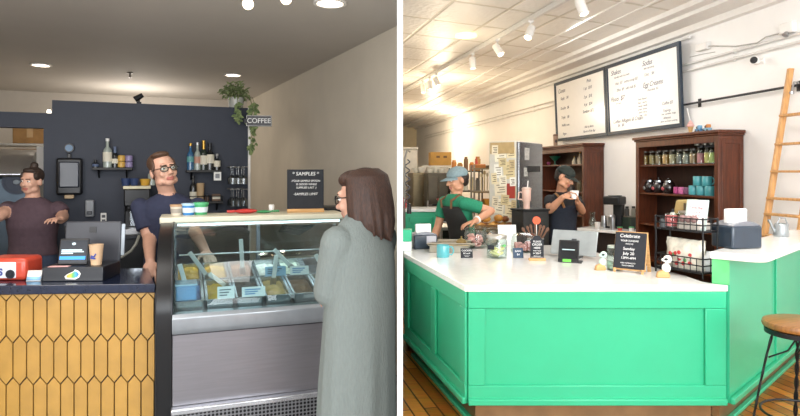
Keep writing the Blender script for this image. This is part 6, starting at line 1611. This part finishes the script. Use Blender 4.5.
for i in range(9):
    x = WL*.55+.045*(i % 3)+rr.uniform(-.006,.006); y = .05+.05*(i//3); 
    q = MB(); q.ell((0,0,.025),(.026,.026,.025)); q.ell((.006,-.012,.043),(.007,.007,.007))
    tag(q.build('truffle', mat('truffle_mauve','#8d6f6c',.6,vary=.3,scale=60)), 'mauve brown round truffle in the upper wire tray behind the framed print', 'truffle', 'truffles in the wire tray', on_st(x-.02, y, zt_+.045+.0*(i % 2)))
q = MB(); q.box(-.085,.085,-.07,.07,0,.045); tag(q.build('truffle_box', mat('box_clear','#b9b2a8',.4), bevel=.006), 'low open box under the truffles in upper wire tray', 'box', loc=on_st(WL*.55+.03,.10,zt_), rz=az)
t = thing('paper_pouch', 'tan kraft pouch at the back of the upper wire tray', 'pouch', on_st(WL*.36,.165,zt_), az+8)
q = MB(); q.prism([(-.09,0),(.09,0),(.10,.12),(.07,.20),(-.08,.19),(-.10,.1)], -.018, .018, 'xz'); q.build('pouch_body', mat('kraft_pouch','#9a8352',.7,vary=.15), t, .012, 3)
q = MB(); q.box(-.02,.03,-.0195,-.018,.05,.17); q.build('dark_band', mat('pouch_band','#4a3f28',.6), t)
for x, y, cc, h_, lab in ((.05,.12,'#d8d6cc',.12,'white squeeze bottle at the end of the upper wire tray'),(.10,.16,'#b8cc4a',.10,'lime squeeze bottle in the upper wire tray beside the white one'),(.03,.05,'#4c5052',.07,'short grey bottle at the end corner of the upper tray')):
    bottle('squeeze_bottle', lab, [(.0001,0),(.026,0),(.026,h_*.7),(.010,h_*.85),(.007,h_)], mat('sq'+cc, cc, .4), black, on_st(x,y,zt_))
# candy bags below
for x, y, lab, cc in ((WL*.50,.075,'big clear bag of red and cream candy in the lower wire tray','#d8d3c4'),(WL*.82,.11,'white crumpled bag at the bar end of lower wire tray','#cfd2d2'),(WL*.20,.12,'dark packet lying in the lower wire tray behind the figurine','#35322f')):
    t = thing('candy_bag', lab, 'bag', on_st(x,y,zl_), az)
    hgt = .20 if x < WL*.6 and x > WL*.3 else (.13 if x > WL*.6 else .06)
    w_ = .15 if hgt > .15 else .07
    q = MB(); nx_, nz_ = 14, 12; rr = random.Random(int(x*1000)); vs = []; fs = []
    for s in (-1, 1):
        for i in range(nx_+1):
            for j in range(nz_+1):
                a_, b_ = i/nx_, j/nz_
                bul = (math.sin(PI*a_)**.6)*(math.sin(PI*min(1, b_*.8+.16))**.7)*.05 if b_ < 1 else .002
                vs.append((-w_+2*w_*a_+rr.uniform(-.004,.004), s*(bul+.002)+rr.uniform(-.004,.004), hgt*b_+rr.uniform(-.002,.004)*(b_ > .1)))
    n_ = (nx_+1)*(nz_+1)
    for s in range(2): fs += [(s*n_+i*(nz_+1)+j, s*n_+(i+1)*(nz_+1)+j, s*n_+(i+1)*(nz_+1)+j+1, s*n_+i*(nz_+1)+j+1) for i in range(nx_) for j in range(nz_)]
    q.add(vs, fs); q.build('bag_film', mat('bagfilm'+cc, cc, .25, vary=.2, scale=18, coat=.4), t)
    if hgt > .15:
        for i in range(16):
            q = MB(); xx = rr.uniform(-.11,.12); zz = rr.uniform(.03,.11); q.ell((xx,-.052+.02*abs(xx/.12),zz),(.014,.010,.014)); q.build('wrapped_candy', [mat('candy_r','#c43a3a',.35), mat('candy_w','#e6ded0',.4), mat('candy_g','#4f9a58',.35)][(0,0,1,0,2,1)[i % 6]], t)
# watering can on the bar
p = BM @ Vector((.74,-.02,1.10))
t = thing('watering_can', 'small galvanised watering can on the raised bar beside the ladder', 'watering can', (PX(781,4.66), 4.66, 1.10), 0)
gal = mat('galvanised','#9a9fa2',.35,.6,.1,20)
k_ = 1.0
q = MB(); q.lathe([(.0001,0),(.05,0),(.055,.01),(.048,.09),(.042,.10),(.038,.10),(.044,.088),(.0001,.01)], n=24); q.build('can_body', gal, t)
q = MB(); q.tube([(-.045,0,.03),(-.075,0,.09),(-.095,0,.13)], [.011,.009,.012], 10); q.build('spout', gal, t)
q = MB(); q.tube([(-.03,0,.10),(-.01,0,.145),(.03,0,.14),(.055,0,.09),(.05,0,.03)], .005, 8); q.build('handle', gal, t)

# =================================================================== PEOPLE, RIGHT ROOM
apron_black = mat('apron_black','#22211f',.85,vary=.12,scale=50)
# man in green tee
loc, rz = (PX(464,6.25), 6.25, 0), -62
t = thing('person', 'man in green tee, dark apron and grey cap bending over the counter', 'person', loc, rz)
L = W2L(loc, rz); mb = MB(); le = (-.0,-.14)
rg = [(z*.93, rx, ry) for z, rx, ry in MALE]
torso(mb, rg, le)
hc = L(P(457,179.5,6.2)); hr = RM(-6, 10, 0)
head(mb, hc, hr, 1.08)
sh = lean_at(1.4, le)
mb.mi = SKIN; mb.cap((0,sh.y+.02,1.33), hc+Vector((0,.02,-.06)), .06, .055)
S = Vector((.185, sh.y, 1.29)); E = L(P(491,211,6.05)); W = L(P(475,221,5.82))
arm(mb, S, E, W, .62); hand(mb, W, L(P(466,224,5.8))-W, (0,0,-1), 20, 1)
S2 = Vector((-.185, sh.y, 1.29)); arm(mb, S2, S2+Vector((-.03,-.06,-.27)), S2+Vector((.05,-.20,-.46)), .62); hand(mb, S2+Vector((.05,-.20,-.46)), (0.2,-.6,-.8), (1,0,0), 20, -1)
legs(mb, .095)
gt = mat('green_tee','#1f7d5c',.85,vary=.08,scale=40,bump=.15)
fuse(mb, 'body', [skin_b, gt, dark_trousers, shoe_m, lip_m, jeans], t)
face_parts(t, hc, hr, mat('brow_dark','#3a2b24',.8), 1.08)
q = sheet(rg, le, .62, 1.25, 78, .016); q.build('apron', apron_black, t, solid=.005)
q = MB()
for s in (-1,1): q.tube([(s*.085, le[1]*.62-.130, 1.23),(s*.10, le[1]*.78-.112, 1.31),(s*.095, le[1]*.85-.0, 1.365),(s*.06, le[1]*.8+.075, 1.33)], .013, 6)
q.build('apron_strap', mat('strap_tan','#6a4a2c',.7), t)
Wm = W.lerp(E, .12)
d_ = (W-E).normalized(); q = MB(Matrix.Translation(Wm) @ d_.to_track_quat('Z','Y').to_matrix().to_4x4()); q.lathe([(.036,-.012),(.039,-.008),(.039,.008),(.036,.012),(.030,.012),(.030,-.012)], n=22, closed=True); q.build('wrist_watch', white, t)
M = Matrix.Translation(hc) @ hr.to_4x4() @ Matrix.Scale(1.08,4)
q = MB(M); q.ell((0,.045,.02),(.080,.082,.085)); q.ell((0,.07,-.03),(.06,.045,.05))
for s in (-1,1): q.ell((s*.073,.03,.0),(.012,.03,.035))
fuse(q, 'hair', mat('hair_dark','#2a211d',.6,vary=.3,scale=60), t, .006, 3)
capm = mat('cap_grey','#7d9196',.8,vary=.1,scale=40)
def cap_part(M, m, t):
    q = MB(M); vs = []; n = 28; rows = 9
    for i in range(rows+1):
        a = R(-12+102*i/rows)
        for k in range(n):
            b_ = 2*PI*k/n; vs.append((.089*math.cos(a)*math.cos(b_), .012+.106*math.cos(a)*math.sin(b_), .046+.078*math.sin(a)))
    q.add(vs, [(i*n+k, i*n+(k+1) % n, (i+1)*n+(k+1) % n, (i+1)*n+k) for i in range(rows) for k in range(n)])
    cr_ = q.build('cap', m, t, solid=.004)
    q = MB(M); vs = []; nn = 14
    for j in range(5):
        for i in range(nn+1):
            a = R(205+130*i/nn); f = j/4
            x = .087*math.cos(a); y = .012+.104*math.sin(a)
            vs.append((x*(1+.02*f), y-.085*f*math.sin(PI*i/nn)**.8, .036-.022*f-.012*abs(x/.087)**2))
    q.add(vs, [(j*(nn+1)+i, j*(nn+1)+i+1, (j+1)*(nn+1)+i+1, (j+1)*(nn+1)+i) for j in range(4) for i in range(nn)])
    q.build('cap_brim', m, cr_, solid=.005)
    q = MB(M); q.ell((0,.012,.125),(.009,.009,.005)); q.build('cap_button', m, cr_)
cap_part(M, capm, t)

# worker in black
loc, rz = (PX(562.5,6.5), 6.55, 0), 24
t = thing('person', 'worker in black tee, apron and dark cap, head bowed, holding a white cup', 'person', loc, rz)
L = W2L(loc, rz); mb = MB(); le = (0,-.03)
rg = [(z*.94, rx*.93, ry*.97) for z, rx, ry in MALE]
torso(mb, rg, le)
hc = L(P(565,177,6.42)); hr = RM(26, 24, 6)
head(mb, hc, hr, .98)
mb.mi = SKIN; mb.cap((0,.01,1.34), hc+Vector((0,.035,-.055)), .057, .053)
cupP = L(P(574,194.5,6.18))
S = Vector((-.172,-.02,1.30)); E = L(P(550,210,6.33)); W = L(P(563,197,6.18)); arm(mb, S, E, W, .62)
hand(mb, W, cupP-W+Vector((0,0,.02)), (1,-.2,0), 30, -1, .95)
S = Vector((.172,-.02,1.30)); E = L(P(582,211,6.40)); W = L(P(577.5,202,6.18)); arm(mb, S, E, W, .62)
hand(mb, W, Vector((-.35,-.1,.8)), (-.8,.2,0), 35, 1, .95)
legs(mb, .095)
bt = mat('black_tee','#17171b',.85,vary=.1,scale=40,bump=.15)
fuse(mb, 'body', [skin_b, bt, dark_trousers, shoe_m, lip_m, jeans], t)
face_parts(t, hc, hr, mat('brow_dark','#3a2b24',.8), .98)
q = sheet(rg, le, .60, 1.24, 80, .016); q.build('apron', mat('apron_navy','#1d2330',.85,vary=.15,scale=60), t, solid=.005)
q = MB()
for s in (-1,1): q.tube([(s*.085, le[1]*.76-.134, 1.22),(s*.105,-.115,1.32),(s*.10,-.03,1.365),(s*.06,.06,1.33)], .014, 6)
q.build('apron_strap', mat('strap_tan2','#8a5f36',.7), t)
M = Matrix.Translation(hc) @ hr.to_4x4() @ Matrix.Scale(.98,4)
q = MB(M); q.ell((0,.045,.02),(.080,.082,.085)); q.ell((0,.07,-.03),(.06,.045,.05))
for s in (-1,1): q.ell((s*.073,.03,.0),(.012,.03,.035))
fuse(q, 'hair', mat('hair_dark','#2a211d',.6,vary=.3,scale=60), t, .006, 3)
cap_part(M, mat('cap_dark','#1f2722',.8,vary=.12,scale=40), t)
cp = P(574.5,195.5,6.16)
q = MB(); q.lathe([(.0001,0),(.032,0),(.045,.085),(.042,.085),(.030,.006),(.0001,.006)], n=24)
tag(q.build('paper_cup', paper), 'white paper cup held in the hands of the worker in black', 'cup', loc=(cp.x, cp.y, cp.z-.035))

# extra kitchen shelving behind the man in green
t = thing('wall_rack', 'tall dark kitchen rack of pans and jars behind the man in green', 'rack', (PX(467,9.0), 9.0, 0), 0)
for z in (.5,1.0,1.32,1.62):
    q = MB(); q.box(-.24,.24,0,.4,z-.02,z); q.build('shelf', khaki2, t, .003)
for x in (-.23,.23):
    for y in (.02,.38):
        q = MB(); q.tube([(x,y,0),(x,y,1.66)], .012); q.build('post', khaki2, t)
rk = Vector((PX(467,9.0), 9.0, 0)); rq = random.Random(12)
kinds = (('brown','#6b4a26'),('cream','#d3c29a'),('orange','#b5702a'),('grey','#6e6a60'),('amber','#9a6a2a'),('white','#d9d2c0'))
pos = ('first','second','third','fourth','fifth')
for zi, (z, sh) in enumerate(((1.0,'low shelf'),(1.32,'middle shelf'),(1.62,'top shelf'))):
    for i in range(5):
        cn, cx = kinds[(i*2+zi) % 6]; r_ = rq.uniform(.034,.044); h_ = rq.uniform(.12,.22)
        simple('canister', '%s canister, %s along the %s of the dark rack behind the man in green' % (cn, pos[i], sh), 'canister',
               [(.0001,0),(r_,0),(r_,h_*.8),(r_*.7,h_*.88),(r_*.7,h_),(.0001,h_)], mat('can_'+cn, cx, .45), 400+FL*(rk.x-.18+.09*i)/9.15, 9.15, z+.0005)
# =================================================================== LIGHT
w = bpy.data.worlds.new('daylight'); SC.world = w; w.use_nodes = True
bg = w.node_tree.nodes['Background']; bg.inputs[0].default_value = (.9,.95,1,1); bg.inputs[1].default_value = .5
# daylight through the two shop windows behind the viewer
area('shop_window_light', (-2.6,-1.6,1.75), (106,0,-6), 4.6, 2.6, 265, (.97,.98,1))
area('shop_window_light', (2.6,-1.6,2.1), (112,0,0), 4.2, 2.6, 400, (.93,.97,1))
# kitchen ceiling lamps
for x, y, e in ((.9,8.2,20),(.8,12.0,60),(1.0,17.5,80)):
    t = thing('kitchen_lamp', 'flat warm kitchen ceiling lamp, '+{8.2:'above the staff',12.0:'above the far steel cabinets',17.5:'at the far end wall'}[y], 'ceiling light', (x,y,3.48))
    q = MB(); q.lathe([(.0001,0),(.15,0),(.15,-.03),(.0001,-.035)], n=28); q.build('shade', lamp_mat('kitchen_glow','#ffd591',2.5), t)
    point('kitchen_glow', (x,y,2.7), e, (1,.84,.60), .15)
area('menu_fill', (2.0,8.0,3.40), (0,-18,0), 1.6, 1.6, 55, (.96,.98,1))  # added fill to brighten boards, wall and cabinets; no such fitting
area('counter_fill', (2.2,3.6,3.4), (0,0,0), .9, .9, 60, (1,.99,.96))  # extra light put in above the counter, not a lamp of the room
point('rear_hall_fill', (-3.6,8.2,2.2), 38, (1,.92,.82), .3)  # unseen point light added to lift the beige wall and rear ceiling
area('shop_fill', (-1.9,2.6,2.72), (0,0,0), 1.4, 1.4, 34, (1,.95,.89))  # made-up overhead fill for the left room, no fixture belongs to it

# lettering becomes plain mesh
bpy.context.view_layer.update()
dg = bpy.context.evaluated_depsgraph_get()
for o in [o for o in SC.objects if o.type == 'FONT']:
    me = bpy.data.meshes.new_from_object(o.evaluated_get(dg)); nm = o.name
    n = bpy.data.objects.new('lettering', me); C.objects.link(n); n.parent = o.parent; n.matrix_local = o.matrix_local.copy()
    o.name = 'old'; bpy.data.objects.remove(o)
# =================================================================== CAMERA
cd = bpy.data.cameras.new('camera'); cam = bpy.data.objects.new('camera', cd); C.objects.link(cam)
cam.location = (0,0,HC); cam.rotation_euler = (R(90),0,0)
cd.sensor_fit = 'HORIZONTAL'; cd.sensor_width = 36; cd.lens = 36*FL/800; cd.shift_y = (HY-208)/800*1.0
cd.clip_start = .05; cd.clip_end = 100
SC.camera = cam
SC.view_settings.view_transform = 'Standard'; SC.view_settings.look = 'None'; SC.view_settings.gamma = 1; SC.view_settings.use_curve_mapping = False
SC.view_settings.exposure = 0.0
